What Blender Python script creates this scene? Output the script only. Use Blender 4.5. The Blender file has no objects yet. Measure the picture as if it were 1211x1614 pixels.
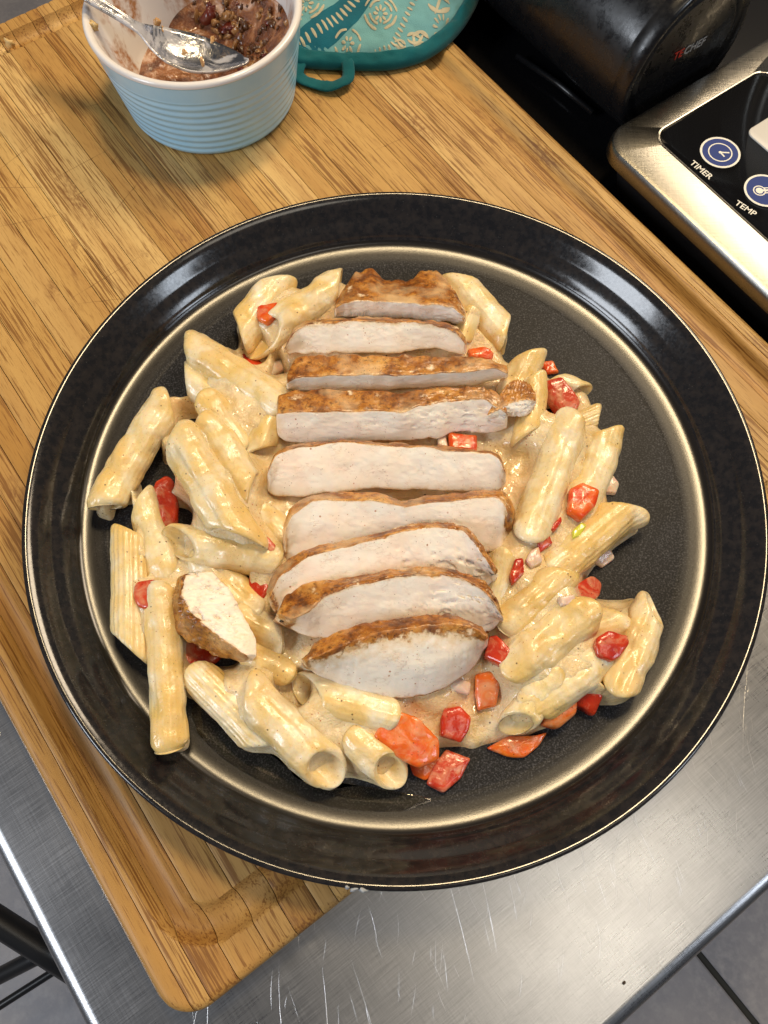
import bpy, math, random
import numpy as np
from mathutils import Matrix, Vector
from mathutils.bvhtree import BVHTree

random.seed(7); np.random.seed(7)
sc = bpy.context.scene
col = sc.collection
CM = 0.01

# ------------------------------------------------------------------ camera
FOC, PITCH, ROLL = 1226.92, .3647, .0156
CAM = np.array([-.4347, -11.1776, 28.7704])            # cm; the plate's centre is the origin, board top is z=0
CX, CY = 605.5, 807.0
_st, _ct = math.sin(PITCH), math.cos(PITCH)
FW = np.array([0, _st, -_ct]); _r = np.array([1., 0, 0]); _u = np.array([0, _ct, _st])
RT = math.cos(ROLL)*_r + math.sin(ROLL)*_u
UP = -math.sin(ROLL)*_r + math.cos(ROLL)*_u
cd = bpy.data.cameras.new('camera'); cam = bpy.data.objects.new('camera', cd); col.objects.link(cam)
cd.sensor_fit = 'VERTICAL'; cd.sensor_height = 36; cd.sensor_width = 27
cd.lens = FOC/1614*36; cd.clip_start = .01; cd.clip_end = 50
M4 = Matrix(((RT[0], UP[0], -FW[0], CAM[0]*CM), (RT[1], UP[1], -FW[1], CAM[1]*CM), (RT[2], UP[2], -FW[2], CAM[2]*CM), (0, 0, 0, 1)))
cam.matrix_world = M4
sc.camera = cam

# ------------------------------------------------------------------ world, lamps, exposure
w = bpy.data.worlds.new('World'); sc.world = w; w.use_nodes = True
w.node_tree.nodes['Background'].inputs[0].default_value = (.86, .90, 1, 1)
w.node_tree.nodes['Background'].inputs[1].default_value = .065
def area(name, loc, tgt, sx, sy, power, color):
    l = bpy.data.lights.new(name, 'AREA'); l.shape = 'RECTANGLE'; l.size = sx; l.size_y = sy
    l.energy = power; l.color = color
    o = bpy.data.objects.new(name, l); col.objects.link(o)
    o.location = loc
    o.rotation_euler = (Vector(tgt)-Vector(loc)).to_track_quat('-Z', 'Y').to_euler()
    return o
area('warm_overhead_lamp', (.12, .55, 1.55), (0, 0, 0), .22, .22, 10.5, (1, .76, .44))
area('warm_corner_lamp', (.85, 1.17, 1.5), (0, 0, 0), .62, .62, 21, (1, .80, .56))
area('ceiling_panel', (.46, -.42, 1.5), (0, 0, 0), .60, .36, 2.1, (1, .90, .74))
area('left_window', (-1.5, -.8, 1.0), (0, 0, 0), .55, .75, 17, (.86, .92, 1))
area('right_window', (1.5, -.8, 1.0), (0, 0, 0), .25, .6, 5, (.80, .89, 1))
sc.view_settings.view_transform = 'Standard'; sc.view_settings.look = 'None'
sc.view_settings.exposure = .25; sc.view_settings.gamma = 1

# ------------------------------------------------------------------ geometry helpers (cm)
def ray(px, py):
    return FW + (px-CX)/FOC*RT - (py-CY)/FOC*UP
def P(px, py, z):
    d = ray(px, py); t = (z-CAM[2])/d[2]
    return CAM + d*t
def pxlen(n, X):                                        # length in cm of n photo pixels at point X
    return n*float((np.asarray(X)-CAM) @ FW)/FOC

def _hash(i, j, k, s):
    h = (i*374761393 + j*668265263 + k*2147483647 + s*1274126177) & 0xffffffff
    h = ((h ^ (h >> 13))*1274126177) & 0xffffffff
    h = (h ^ (h >> 16)) & 0xffffffff
    return h/4294967295.0*2-1
def vnoise(p, s=0):
    p = np.asarray(p, float); f = np.floor(p); i = f.astype(np.int64); t = p-f; t = t*t*t*(t*(t*6-15)+10)
    r = 0
    for a in (0, 1):
        for b in (0, 1):
            for c in (0, 1):
                wt = (t[:, 0] if a else 1-t[:, 0])*(t[:, 1] if b else 1-t[:, 1])*(t[:, 2] if c else 1-t[:, 2])
                r = r + wt*_hash(i[:, 0]+a, i[:, 1]+b, i[:, 2]+c, s)
    return r
def fbm(p, s=0, o=3):
    p = np.asarray(p, float); r = 0; a = 1
    for k in range(o):
        r = r + a*vnoise(p*(2.03**k)+k*7.3, s+k); a *= .5
    return r

def make(name, V, F, mat, parent=None, origin=None, smooth=True, attr=None, normals=None):
    """V (n,3) cm in world space; F array of quads/tris or list of polygons."""
    V = np.asarray(V, float)
    if parent is not None: org = np.array(parent['_o'])
    else: org = np.array(origin if origin is not None else (V[:, 0].mean(), V[:, 1].mean(), V[:, 2].min()))
    me = bpy.data.meshes.new(name)
    W = ((V-org)*CM).astype(np.float32)
    if isinstance(F, np.ndarray):
        n, k = F.shape
        me.vertices.add(len(V)); me.vertices.foreach_set('co', W.ravel())
        me.loops.add(n*k); me.loops.foreach_set('vertex_index', F.astype(np.int32).ravel())
        me.polygons.add(n); me.polygons.foreach_set('loop_start', (np.arange(n)*k).astype(np.int32))
        me.polygons.foreach_set('loop_total', np.full(n, k, np.int32))
        me.update(calc_edges=True)
    else:
        me.from_pydata(W.tolist(), [], [list(map(int, f)) for f in F]); me.update()
    if smooth: me.polygons.foreach_set('use_smooth', np.ones(len(me.polygons), bool))
    if attr:
        for an, av in attr.items():
            a = me.attributes.new(an, 'FLOAT', 'POINT'); a.data.foreach_set('value', np.asarray(av, np.float32))
    me.validate()
    if normals is not None: me.normals_split_custom_set_from_vertices(normals.tolist())
    if mat: me.materials.append(mat)
    o = bpy.data.objects.new(name, me); col.objects.link(o)
    if parent is not None: o.parent = parent
    else: o.location = Vector((org*CM).tolist())
    return o
def tag(o, label=None, cat=None, group=None, kind=None):
    if label: o['label'] = label
    if cat: o['category'] = cat
    if group: o['group'] = group
    if kind: o['kind'] = kind
    return o
ROOTS = []
def root(name, org, label=None, cat=None, group=None, kind=None):
    o = bpy.data.objects.new(name, None); col.objects.link(o); o.empty_display_size = .01
    o.location = Vector((np.array(org)*CM).tolist()); o['_o'] = [float(x) for x in org]; ROOTS.append(o)
    return tag(o, label, cat, group, kind)

def grid_faces(nu, nv, closed_v=True, off=0):
    i = np.arange(nu-1)[:, None]; j = np.arange(nv if closed_v else nv-1)[None, :]
    j2 = (j+1) % nv
    return np.stack([i*nv+j, i*nv+j2, (i+1)*nv+j2, (i+1)*nv+j], -1).reshape(-1, 4)+off
def lathe(prof, c, n=128):
    prof = np.array(prof, float); th = np.linspace(0, 2*np.pi, n, endpoint=False)
    V = np.stack([c[0]+prof[:, 0:1]*np.cos(th), c[1]+prof[:, 0:1]*np.sin(th), np.broadcast_to(c[2]+prof[:, 1:2], (len(prof), n))], -1).reshape(-1, 3)
    return V, grid_faces(len(prof), n)
def tube(pts, rad, n=16, closed=False):
    pts = np.array(pts, float); m = len(pts); rad = np.broadcast_to(rad, (m,))
    T = np.gradient(pts, axis=0); T /= np.linalg.norm(T, axis=1)[:, None]+1e-9
    up = np.array([0, 0, 1.]); V = []
    for k in range(m):
        t = T[k]; a = np.cross(t, up)
        if np.linalg.norm(a) < .1: a = np.cross(t, [1., 0, 0])
        a /= np.linalg.norm(a); b = np.cross(a, t); th = np.linspace(0, 2*np.pi, n, endpoint=False)
        V.append(pts[k]+rad[k]*(np.cos(th)[:, None]*a+np.sin(th)[:, None]*b))
    V = np.concatenate(V); F = grid_faces(m, n)
    F = [list(f) for f in F]+[list(range(n))[::-1], list(range((m-1)*n, m*n))]
    return V, F
def join(parts):
    V = []; F = []; o = 0
    for v, f in parts:
        V.append(np.asarray(v)); F += [[int(i)+o for i in q] for q in f]; o += len(v)
    return np.concatenate(V), F
def rrect(x0, x1, y0, y1, r, n=10):
    pts = []
    for cx, cy, a in ((x1-r, y1-r, 0), (x0+r, y1-r, 90), (x0+r, y0+r, 180), (x1-r, y0+r, 270)):
        for k in range(n+1):
            t = math.radians(a+90*k/n); pts.append((cx+r*math.cos(t), cy+r*math.sin(t)))
    return np.array(pts)
def resample(poly, n, smooth=0):
    poly = np.array(poly, float); q = np.vstack([poly, poly[:1]])
    d = np.r_[0, np.cumsum(np.linalg.norm(np.diff(q, axis=0), axis=1))]
    t = np.linspace(0, d[-1], n, endpoint=False)
    r = np.stack([np.interp(t, d, q[:, k]) for k in range(q.shape[1])], 1)
    for _ in range(smooth): r = (np.roll(r, 1, 0)+2*r+np.roll(r, -1, 0))/4
    return r

# ------------------------------------------------------------------ material helpers
class NT:
    def __init__(s, name):
        s.m = bpy.data.materials.new(name); s.m.use_nodes = True; s.t = s.m.node_tree; s.n = s.t.nodes; s.l = s.t.links
        s.b = s.n['Principled BSDF']
    def node(s, typ, **kw):
        x = s.n.new(typ)
        for k, v in kw.items(): setattr(x, k, v)
        return x
    def put(s, sock, v):
        if isinstance(v, bpy.types.NodeSocket): s.l.new(v, sock)
        else:
            if isinstance(v, (tuple, list)) and len(v) == 3 and sock.type == 'RGBA': v = (*v, 1)
            sock.default_value = v
    def P(s, **kw):
        for k, v in kw.items(): s.put(s.b.inputs[k.replace('_', ' ')], v)
    def coord(s, scale=(1, 1, 1), rnd=True, rot=(0, 0, 0)):
        c = s.node('ShaderNodeTexCoord').outputs['Object']
        if rnd:
            oi = s.node('ShaderNodeObjectInfo'); a = s.node('ShaderNodeVectorMath', operation='ADD')
            m = s.node('ShaderNodeVectorMath', operation='SCALE'); cb = s.node('ShaderNodeCombineXYZ')
            for k in range(3): s.l.new(oi.outputs['Random'], cb.inputs[k])
            s.l.new(cb.outputs[0], m.inputs[0]); m.inputs['Scale'].default_value = 3.17
            s.l.new(c, a.inputs[0]); s.l.new(m.outputs[0], a.inputs[1]); c = a.outputs[0]
        mp = s.node('ShaderNodeMapping'); s.l.new(c, mp.inputs[0]); mp.inputs['Scale'].default_value = tuple(100*k for k in scale)
        mp.inputs['Rotation'].default_value = rot
        return mp.outputs[0]
    def noise(s, vec, scale=1, detail=3, rough=.5, dist=0):
        x = s.node('ShaderNodeTexNoise'); s.l.new(vec, x.inputs['Vector'])
        x.inputs['Scale'].default_value = scale; x.inputs['Detail'].default_value = detail
        x.inputs['Roughness'].default_value = rough; x.inputs['Distortion'].default_value = dist
        return x.outputs['Fac']
    def vor(s, vec, scale=1, feature='F1', out='Distance'):
        x = s.node('ShaderNodeTexVoronoi', feature=feature); s.l.new(vec, x.inputs['Vector']); x.inputs['Scale'].default_value = scale
        return x.outputs[out]
    def ramp(s, fac, stops, interp='LINEAR'):
        x = s.node('ShaderNodeValToRGB'); s.l.new(fac, x.inputs[0]); r = x.color_ramp; r.interpolation = interp
        while len(r.elements) < len(stops): r.elements.new(.5)
        for e, (p, c) in zip(r.elements, stops):
            e.position = p; e.color = (*c, 1) if isinstance(c, (tuple, list)) else (c, c, c, 1)
        return x.outputs[0]
    def rng(s, fac, a, b, c=0, d=1):
        x = s.node('ShaderNodeMapRange'); s.put(x.inputs[0], fac)
        for k, v in zip((1, 2, 3, 4), (a, b, c, d)): s.put(x.inputs[k], v)
        return x.outputs[0]
    def mix(s, fac, a, b, mode='MIX'):
        x = s.node('ShaderNodeMix', data_type='RGBA', blend_type=mode)
        s.put(x.inputs[0], fac); s.put(x.inputs[6], a); s.put(x.inputs[7], b); return x.outputs[2]
    def math(s, op, a, b=0):
        x = s.node('ShaderNodeMath', operation=op); s.put(x.inputs[0], a); s.put(x.inputs[1], b); return x.outputs[0]
    def bump(s, h, strength=.3, dist=.1, normal=None):
        x = s.node('ShaderNodeBump'); s.l.new(h, x.inputs['Height']); x.inputs['Strength'].default_value = strength
        x.inputs['Distance'].default_value = dist*CM
        if normal is not None: s.l.new(normal, x.inputs['Normal'])
        return x.outputs[0]
    def attr(s, name):
        x = s.node('ShaderNodeAttribute'); x.attribute_name = name; return x.outputs['Fac']
    def rand(s): return s.node('ShaderNodeObjectInfo').outputs['Random']
def plain(name, c, rough=.5, metal=0, **kw):
    n = NT(name); n.P(Base_Color=c, Roughness=rough, Metallic=metal, **kw); return n.m

def m_pasta():
    n = NT('creamy_pasta'); c = n.coord()
    a = n.noise(c, 1.1, 4, .6, .6); b = n.noise(c, .45, 3); f = n.noise(c, 6, 4, .65)
    colr = n.mix(n.rng(a, .38, .66), (.80, .60, .27), (.86, .75, .54))
    colr = n.mix(n.rng(b, .46, .58, 0, .65), colr, (.76, .49, .13))
    colr = n.mix(n.rng(f, .54, .74, 0, .22), colr, (.50, .31, .12))
    # pepper and paprika specks
    for sc_, th, cc, off in ((3.3, .085, (.09, .035, .012), 0), (5.2, .085, (.42, .13, .03), 3.3), (9, .09, (.40, .16, .05), 8)):
        v = n.vor(c, sc_); g = n.noise(c, .9+off*.07, 2)
        k = n.math('MULTIPLY', n.rng(v, th, th*1.45, 1, 0), n.rng(g, .50, .56))
        colr = n.mix(n.math('MULTIPLY', k, .85), colr, cc)
    h = n.math('ADD', n.noise(c, 2.4, 4, .55, .4), n.math('MULTIPLY', n.noise(c, 16, 3, .6), .22))
    n.P(Base_Color=colr, Roughness=n.rng(n.noise(c, 2.2, 3), .35, .65, .20, .42), Subsurface_Weight=.30, Subsurface_Scale=.003, Normal=n.bump(h, .42, .09))
    n.put(n.b.inputs['Subsurface Radius'], (1, .6, .25)); n.P(Coat_Weight=.25, Coat_Roughness=.10, Specular_IOR_Level=.6)
    return n.m
def m_sauce():
    n = NT('cheese_sauce'); c = n.coord(rnd=False)
    a = n.noise(c, .9, 4, .6, .8); f = n.noise(c, 5, 4, .65)
    colr = n.mix(n.rng(a, .35, .68), (.76, .55, .26), (.86, .72, .48))
    colr = n.mix(n.rng(f, .52, .74, 0, .3), colr, (.46, .28, .10))
    r = n.noise(c, .38, 2); colr = n.mix(n.rng(r, .56, .70, 0, .42), colr, (.78, .44, .18))
    for sc_, th, cc in ((3.3, .09, (.09, .03, .01)), (6, .12, (.45, .13, .03))):
        v = n.vor(c, sc_); g = n.noise(c, 1.1, 2)
        colr = n.mix(n.math('MULTIPLY', n.rng(v, th, th*1.5, .9, 0), n.rng(g, .5, .56)), colr, cc)
    h = n.math('ADD', n.noise(c, 2.6, 5, .62, .6), n.math('MULTIPLY', n.noise(c, 12, 3, .6), .35))
    n.P(Base_Color=colr, Roughness=.22, Subsurface_Weight=.35, Subsurface_Scale=.004, Normal=n.bump(h, .65, .14), Coat_Weight=.5, Coat_Roughness=.08, Specular_IOR_Level=.6)
    n.put(n.b.inputs['Subsurface Radius'], (1, .6, .25))
    return n.m
def m_chicken():
    n = NT('chicken_meat'); br = n.attr('brown'); c = n.coord()
    c2 = n.coord((1.0, 2.7, 1.9), rot=(0, 0, .15))
    fib = n.noise(c2, 3.6, 6, .72, 1.6); fine = n.noise(c2, 9, 4, .6)
    white = n.mix(n.rng(n.noise(c, .8, 3), .35, .65), (.95, .81, .66), (.95, .87, .76))
    wv = n.node('ShaderNodeVectorMath', operation='ADD'); nz = n.node('ShaderNodeTexNoise'); n.l.new(c2, nz.inputs['Vector']); nz.inputs['Scale'].default_value = 2.2
    sv_ = n.node('ShaderNodeVectorMath', operation='SCALE'); n.l.new(nz.outputs['Color'], sv_.inputs[0]); sv_.inputs['Scale'].default_value = .9
    n.l.new(c2, wv.inputs[0]); n.l.new(sv_.outputs[0], wv.inputs[1])
    ve_ = n.vor(wv.outputs[0], 3.1, 'DISTANCE_TO_EDGE'); gate = n.rng(n.noise(c, 1.7, 3), .52, .62)
    cracks = n.math('MULTIPLY', n.rng(ve_, .0, .06, 1, 0), gate)
    white = n.mix(n.rng(fib, .26, .38, .22, 0), white, (.76, .56, .44))
    white = n.mix(n.math('MULTIPLY', cracks, .50), white, (.66, .44, .33))
    white = n.mix(n.rng(n.noise(c, .7, 3, .5), .52, .70, 0, .5), white, (.90, .68, .55))
    white = n.mix(n.math('MULTIPLY', n.rng(n.vor(c, 2.6), .07, .12, .8, 0), n.rng(n.noise(c, .8, 2), .55, .62)), white, (.42, .14, .03))
    for sc_, th_, cc_ in ((4.6, .085, (.50, .17, .03)), (8, .10, (.22, .08, .02))):
        white = n.mix(n.math('MULTIPLY', n.rng(n.vor(c, sc_), th_, th_*1.6, .75, 0), n.rng(n.noise(c, 1.0+sc_*.1, 2), .56, .62)), white, cc_)
    # seasoned skin
    k = n.noise(c, 1.3, 5, .65, .5); k2 = n.noise(c, 5.5, 5, .7)
    skin = n.ramp(k, [(.32, (.12, .035, .005)), (.44, (.32, .105, .012)), (.55, (.54, .22, .032)), (.74, (.74, .42, .12))])
    skin = n.mix(n.rng(k2, .50, .66, 0, .85), skin, (.085, .026, .006))
    skin = n.mix(n.math('MULTIPLY', n.rng(n.vor(c, 7), .10, .22, .9, 0), n.rng(n.noise(c, 1.5, 2), .45, .6)), skin, (.05, .018, .006))
    lo = n.noise(c, .55, 3, .6)
    skin = n.mix(n.rng(lo, .50, .68, 0, .75), skin, (.80, .56, .30)); skin = n.mix(n.rng(lo, .46, .30, 0, .55), skin, (.20, .065, .012))
    skin = n.mix(n.math('MULTIPLY', n.rng(n.vor(c, 11), .12, .24, .9, 0), n.rng(n.noise(c, 2.5, 2), .48, .6)), skin, (.07, .024, .008))
    br = n.math('MULTIPLY', br, n.rng(n.noise(c, 1.1, 4, .6), .30, .52, .45, 1.0))
    bb = n.math('ADD', br, n.math('MULTIPLY', n.math('SUBTRACT', n.noise(c, 3.0, 5, .68), .5), 1.0))
    f = n.rng(bb, .42, .62)
    tan_ = n.rng(bb, .10, .50, 0, .70)
    colr = n.mix(tan_, white, (.74, .50, .22)); colr = n.mix(f, colr, skin)
    crack = n.math('SUBTRACT', n.rng(fib, .25, .42), n.math('MULTIPLY', cracks, .8))
    h = n.math('ADD', n.math('MULTIPLY', crack, .8), n.math('ADD', n.math('MULTIPLY', fine, .30), n.math('MULTIPLY', n.math('MULTIPLY', k2, f), .35)))
    n.P(Base_Color=colr, Roughness=n.rng(f, 0, 1, .48, .36), Subsurface_Weight=.22, Subsurface_Scale=.003, Normal=n.bump(h, .42, .06), Specular_IOR_Level=.5, Coat_Weight=n.rng(f, 0, 1, .15, .45), Coat_Roughness=.2)
    n.put(n.b.inputs['Subsurface Radius'], (1, .55, .4))
    return n.m
def m_pepper(name, c1, c2, cream=.5):
    n = NT(name); c = n.coord()
    a = n.noise(c, 1.6, 3, .5, .5)
    colr = n.mix(n.rng(a, .35, .65), c1, c2)
    s_ = n.noise(c, 1.9, 4, .6, .8)
    k = n.rng(s_, .58-cream*.26, .86-cream*.26, 0, .72)
    colr = n.mix(k, colr, (.76, .44, .25))
    colr = n.mix(n.rng(n.vor(c, 5), .08, .13, .7, 0), colr, (.12, .03, .01))
    n.P(Base_Color=colr, Roughness=.24, Subsurface_Weight=.3, Subsurface_Scale=.003, Normal=n.bump(n.noise(c, 4, 4), .35, .08), Coat_Weight=.3, Coat_Roughness=.10)
    n.put(n.b.inputs['Subsurface Radius'], (1, .25, .1))
    return n.m
def m_bamboo():
    n = NT('bamboo'); r = n.rand()
    c = n.coord((1, .022, 1)); cg = n.coord((1, .05, 1))
    st = n.noise(c, 13, 4, .62, .1); fine = n.noise(cg, 22, 3, .6); wide = n.noise(c, 1.3, 2); dens = n.noise(n.coord((1, .12, 1)), .55, 2)
    base = n.ramp(r, [(0, (.49, .28, .08)), (.3, (.61, .385, .13)), (.6, (.42, .22, .056)), (1, (.67, .45, .175))])
    base = n.mix(n.rng(wide, .35, .65, 0, .45), base, (.36, .17, .045))
    th = n.rng(dens, .35, .65, .60, .48)
    base = n.mix(n.rng(st, th, n.math('ADD', th, .05), 0, .80), base, (.18, .070, .015))
    base = n.mix(n.rng(fine, .55, .66, 0, .50), base, (.20, .085, .022))
    # bamboo nodes
    ck = n.coord((.55, .22, .3)); kn = n.noise(ck, .9, 2, .5)
    kk = n.math('MULTIPLY', n.rng(kn, .63, .71), n.rng(n.noise(n.coord((1, .35, 1)), 7, 4, .7), .42, .62))
    base = n.mix(n.math('MULTIPLY', kk, .8), base, (.20, .085, .03))
    h = n.math('ADD', st, fine)
    n.P(Base_Color=base, Roughness=n.rng(st, .3, .7, .40, .55), Normal=n.bump(h, .22, .03), Specular_IOR_Level=.35)
    return n.m
def m_steel(name, warm=False, s=1, rough=.30, base=(.58, .58, .59)):
    n = NT(name); c = n.coord((.03, 1, 1), rnd=False); c2 = n.coord((1, .03, 1), rnd=False); c0 = n.coord(rnd=False)
    a = n.noise(c, 22*s, 4, .6); b = n.noise(c2, 14*s, 3, .6); cl = n.noise(c0, .12, 4, .6)
    v = n.math('ADD', n.math('MULTIPLY', a, .7), n.math('MULTIPLY', b, .3))
    colr = n.mix(n.rng(v, .35, .65, 0, 1), tuple(k*.80 for k in base), tuple(k*1.12 for k in base))
    colr = n.mix(n.rng(cl, .4, .7, 0, .25), colr, tuple(k*.7 for k in base))
    n.P(Base_Color=colr, Metallic=1.0, Roughness=n.rng(n.math('ADD', n.math('MULTIPLY', cl, .6), n.math('MULTIPLY', v, .4)), .35, .65, rough*.82, rough*1.25), Normal=n.bump(v, .26, .02))
    return n.m
def m_plate_floor():
    n = NT('plate_floor_glaze'); c = n.coord(rnd=False)
    g = n.noise(c, 15, 3, .75); g2 = n.noise(c, 6, 3, .6)
    colr = n.mix(n.rng(g, .50, .66), (.012, .012, .013), (.085, .085, .092))
    colr = n.mix(n.rng(g2, .35, .7, 0, .4), colr, (.020, .020, .023))
    ln_ = n.node('ShaderNodeVectorMath', operation='LENGTH'); sp_ = n.node('ShaderNodeSeparateXYZ'); cb_ = n.node('ShaderNodeCombineXYZ')
    n.l.new(n.node('ShaderNodeTexCoord').outputs['Object'], sp_.inputs[0]); n.l.new(sp_.outputs[0], cb_.inputs[0]); n.l.new(sp_.outputs[1], cb_.inputs[1]); n.l.new(cb_.outputs[0], ln_.inputs[0])
    edge = n.rng(n.math('ADD', ln_.outputs['Value'], n.math('MULTIPLY', n.math('SUBTRACT', g2, .5), .002)), .1095, .1150)
    colr = n.mix(edge, colr, (.013, .011, .010))
    n.P(Base_Color=colr, Roughness=n.rng(edge, 0, 1, .46, .22), Normal=n.bump(g, .06, .02), Specular_IOR_Level=n.rng(edge, 0, 1, .13, .55))
    return n.m
def m_plate_rim():
    n = NT('plate_rim_glaze'); c = n.coord(rnd=False)
    g = n.noise(c, 3.5, 4, .6); d = n.vor(c, 6)
    colr = n.mix(n.rng(g, .4, .7), (.012, .012, .014), (.028, .024, .023))
    colr = n.mix(n.math('MULTIPLY', n.rng(d, .06, .10, .7, 0), n.rng(n.noise(c, 1, 2), .46, .56)), colr, (.12, .12, .12))
    n.P(Base_Color=colr, Roughness=n.rng(n.noise(c, 9, 3), .35, .65, .11, .17), Normal=n.bump(n.noise(c, 1.2, 2), .06, .05), Specular_IOR_Level=.55)
    return n.m

PASTA, SAUCE, CHICK = m_pasta(), m_sauce(), m_chicken()
RED = m_pepper('red_pepper', (.60, .050, .012), (.44, .020, .007), .22)
REDS = m_pepper('sauced_red_pepper', (.58, .06, .02), (.48, .03, .012), .55)
ORANGE = m_pepper('orange_red_pepper', (.78, .15, .012), (.66, .055, .010), .28)
ORANGES = m_pepper('sauced_orange_pepper', (.80, .20, .02), (.74, .10, .012), .50)
ONION = m_pepper('cooked_onion', (.66, .58, .42), (.72, .50, .42), .5)
BAMBOO, STEEL, STEEL2 = m_bamboo(), m_steel('brushed_steel', rough=.30, base=(.50, .50, .51)), m_steel('warm_brushed_steel', s=1.2, rough=.27, base=(.25, .24, .215))
PFLOOR, PRIM = m_plate_floor(), m_plate_rim()

# ------------------------------------------------------------------ board frame (u across, v along the grain)
A = -.93
Vd = np.array([math.cos(A), math.sin(A), 0]); Ud = np.array([-Vd[1], Vd[0], 0])
def UV(u, v, z): return u*Ud + v*Vd + np.array([0, 0, z])
def uvs(arr):                                            # (n,3) local (u, -v, z) -> world
    arr = np.asarray(arr, float); return arr[:, 0:1]*Ud - arr[:, 1:2]*Vd + arr[:, 2:3]*np.array([0, 0, 1.])
ROTB = math.pi/2+A
def local_make(name, L, F, mat, parent, **kw):           # mesh in board-local coordinates, under a root turned by ROTB
    pl = np.array(parent['_l'])
    V = np.asarray(L, float)-pl + np.array(parent['_o'])
    return make(name, V, F, mat, parent=parent, **kw)
def local_root(name, u, mv, z, *a, **kw):
    wpt = uvs([(u, mv, z)])[0]; r = root(name, wpt, *a, **kw); r['_l'] = [u, mv, z]; r.rotation_euler = (0, 0, ROTB); return r

# ------------------------------------------------------------------ floor with tiles
fl = root('floor', (0, 0, -90), kind='structure')
m_t = NT('slate_tile'); _c = m_t.coord()
_k = m_t.noise(_c, .09, 5, .65); _k2 = m_t.noise(_c, .9, 4, .6)
_cl = m_t.mix(m_t.rng(_k, .3, .7), (.20, .20, .225), (.34, .32, .325)); _cl = m_t.mix(m_t.rng(_k2, .45, .7, 0, .5), _cl, (.40, .38, .38))
m_t.P(Base_Color=_cl, Roughness=.5, Normal=m_t.bump(_k2, .3, .1))
grout = plain('dark_grout', (.030, .030, .026), .9)
g0 = P(1108, 1510, -90); g1 = P(1192, 1614, -90); gd = (g1-g0)/np.linalg.norm(g1-g0); gn = np.array([-gd[1], gd[0], 0])
sq = np.array([g0+gd*a+gn*b for a, b in ((-260, -260), (260, -260), (260, 260), (-260, 260))]); sq[:, 2] = -90.4
make('grout_bed', sq, np.array([[0, 1, 2, 3]]), grout, fl, smooth=False)
tile_me = None
TS = 33.0
for i in range(-7, 6):
    for j in range(-7, 7):
        c0 = g0+gn*(i+.5)*TS+gd*(j+.35)*TS
        if np.linalg.norm(c0[:2]) > 230: continue
        if tile_me is None:
            o2 = rrect(-TS/2+.45, TS/2-.45, -TS/2+.45, TS/2-.45, .5, 3); n2 = len(o2)
            o3 = o2*.985
            L = np.vstack([np.c_[o2, np.full(n2, -.4)], np.c_[o2, np.full(n2, -.12)], np.c_[o3, np.full(n2, 0.)]])
            F = [list(f) for f in grid_faces(3, n2)]+[list(range(2*n2, 3*n2))]
            t0 = make('tile', L+np.array([0, 0, -90]), F, m_t.m, fl, smooth=False); tile_me = t0.data
            t0.data.transform(Matrix.Translation((0, 0, 0)))
        else:
            t0 = bpy.data.objects.new('tile', tile_me); col.objects.link(t0); t0.parent = fl
        t0.location = (c0[0]*CM, c0[1]*CM, 0)
        t0.rotation_euler = (0, 0, math.atan2(gd[1], gd[0]))

# black metal stool under the table edge
blk = plain('black_enamel', (.012, .012, .013), .35)
st0 = P(30, 1480, -48)
stool = root('metal_stool', (st0[0], st0[1], -90), 'black tubular metal stool on the floor tiles below the left edge of the steel table', 'stool')
def seg(p, q, z1, z2, r, name):
    a = P(*p, z1); b = P(*q, z2); d = b-a
    V, F = tube([a-d*1.2, a, b, b+d*.9], r, 14); make(name, V, F, blk, stool)
seg((-40, 1428), (60, 1492), -45, -47, 1.15, 'seat_rail'); seg((-40, 1558), (50, 1512), -55, -52, .75, 'leg_brace'); seg((-20, 1598), (90, 1528), -72, -72, .45, 'footrest')

# ------------------------------------------------------------------ steel table
tb = local_root('steel_table', 0, 0, -90, 'scratched brushed stainless steel prep table under the bamboo board', 'table')
TU0, TU1, TV0, TV1 = -19.2, 75, -19.2, 32.6
R0 = .6
rings = []
for ins, z in [(R0*1.0+.0, -2)] + [(R0*(1-math.sin(t)), -2-R0*(1-math.cos(t))) for t in np.linspace(.12, math.pi/2, 9)] + [(0, -5.5), (.15, -6), (1.2, -6.1)]:
    o2 = rrect(TU0+ins, TU1-ins, TV0+ins, TV1-ins, max(3.2-ins, .4), 12); rings.append(np.c_[o2, np.full(len(o2), z)])
nr = len(rings[0]); L = np.vstack(rings); F = [list(f) for f in grid_faces(len(rings), nr)]+[list(range(nr))[::-1]]
F = [f[::-1] for f in F]
local_make('tabletop', L, F, STEEL, tb)
leg_m = m_steel('leg_steel', rough=.35)
for a, b in ((TU0+6, TV0+6), (TU1-6, TV0+6), (TU0+6, TV1-6), (TU1-6, TV1-6)):
    V, F = lathe([(0.01, -90), (2, -90), (2, -6.1), (0.01, -6.1)], (a, b, 0), 20); local_make('leg', V, F, leg_m, tb)
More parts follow.
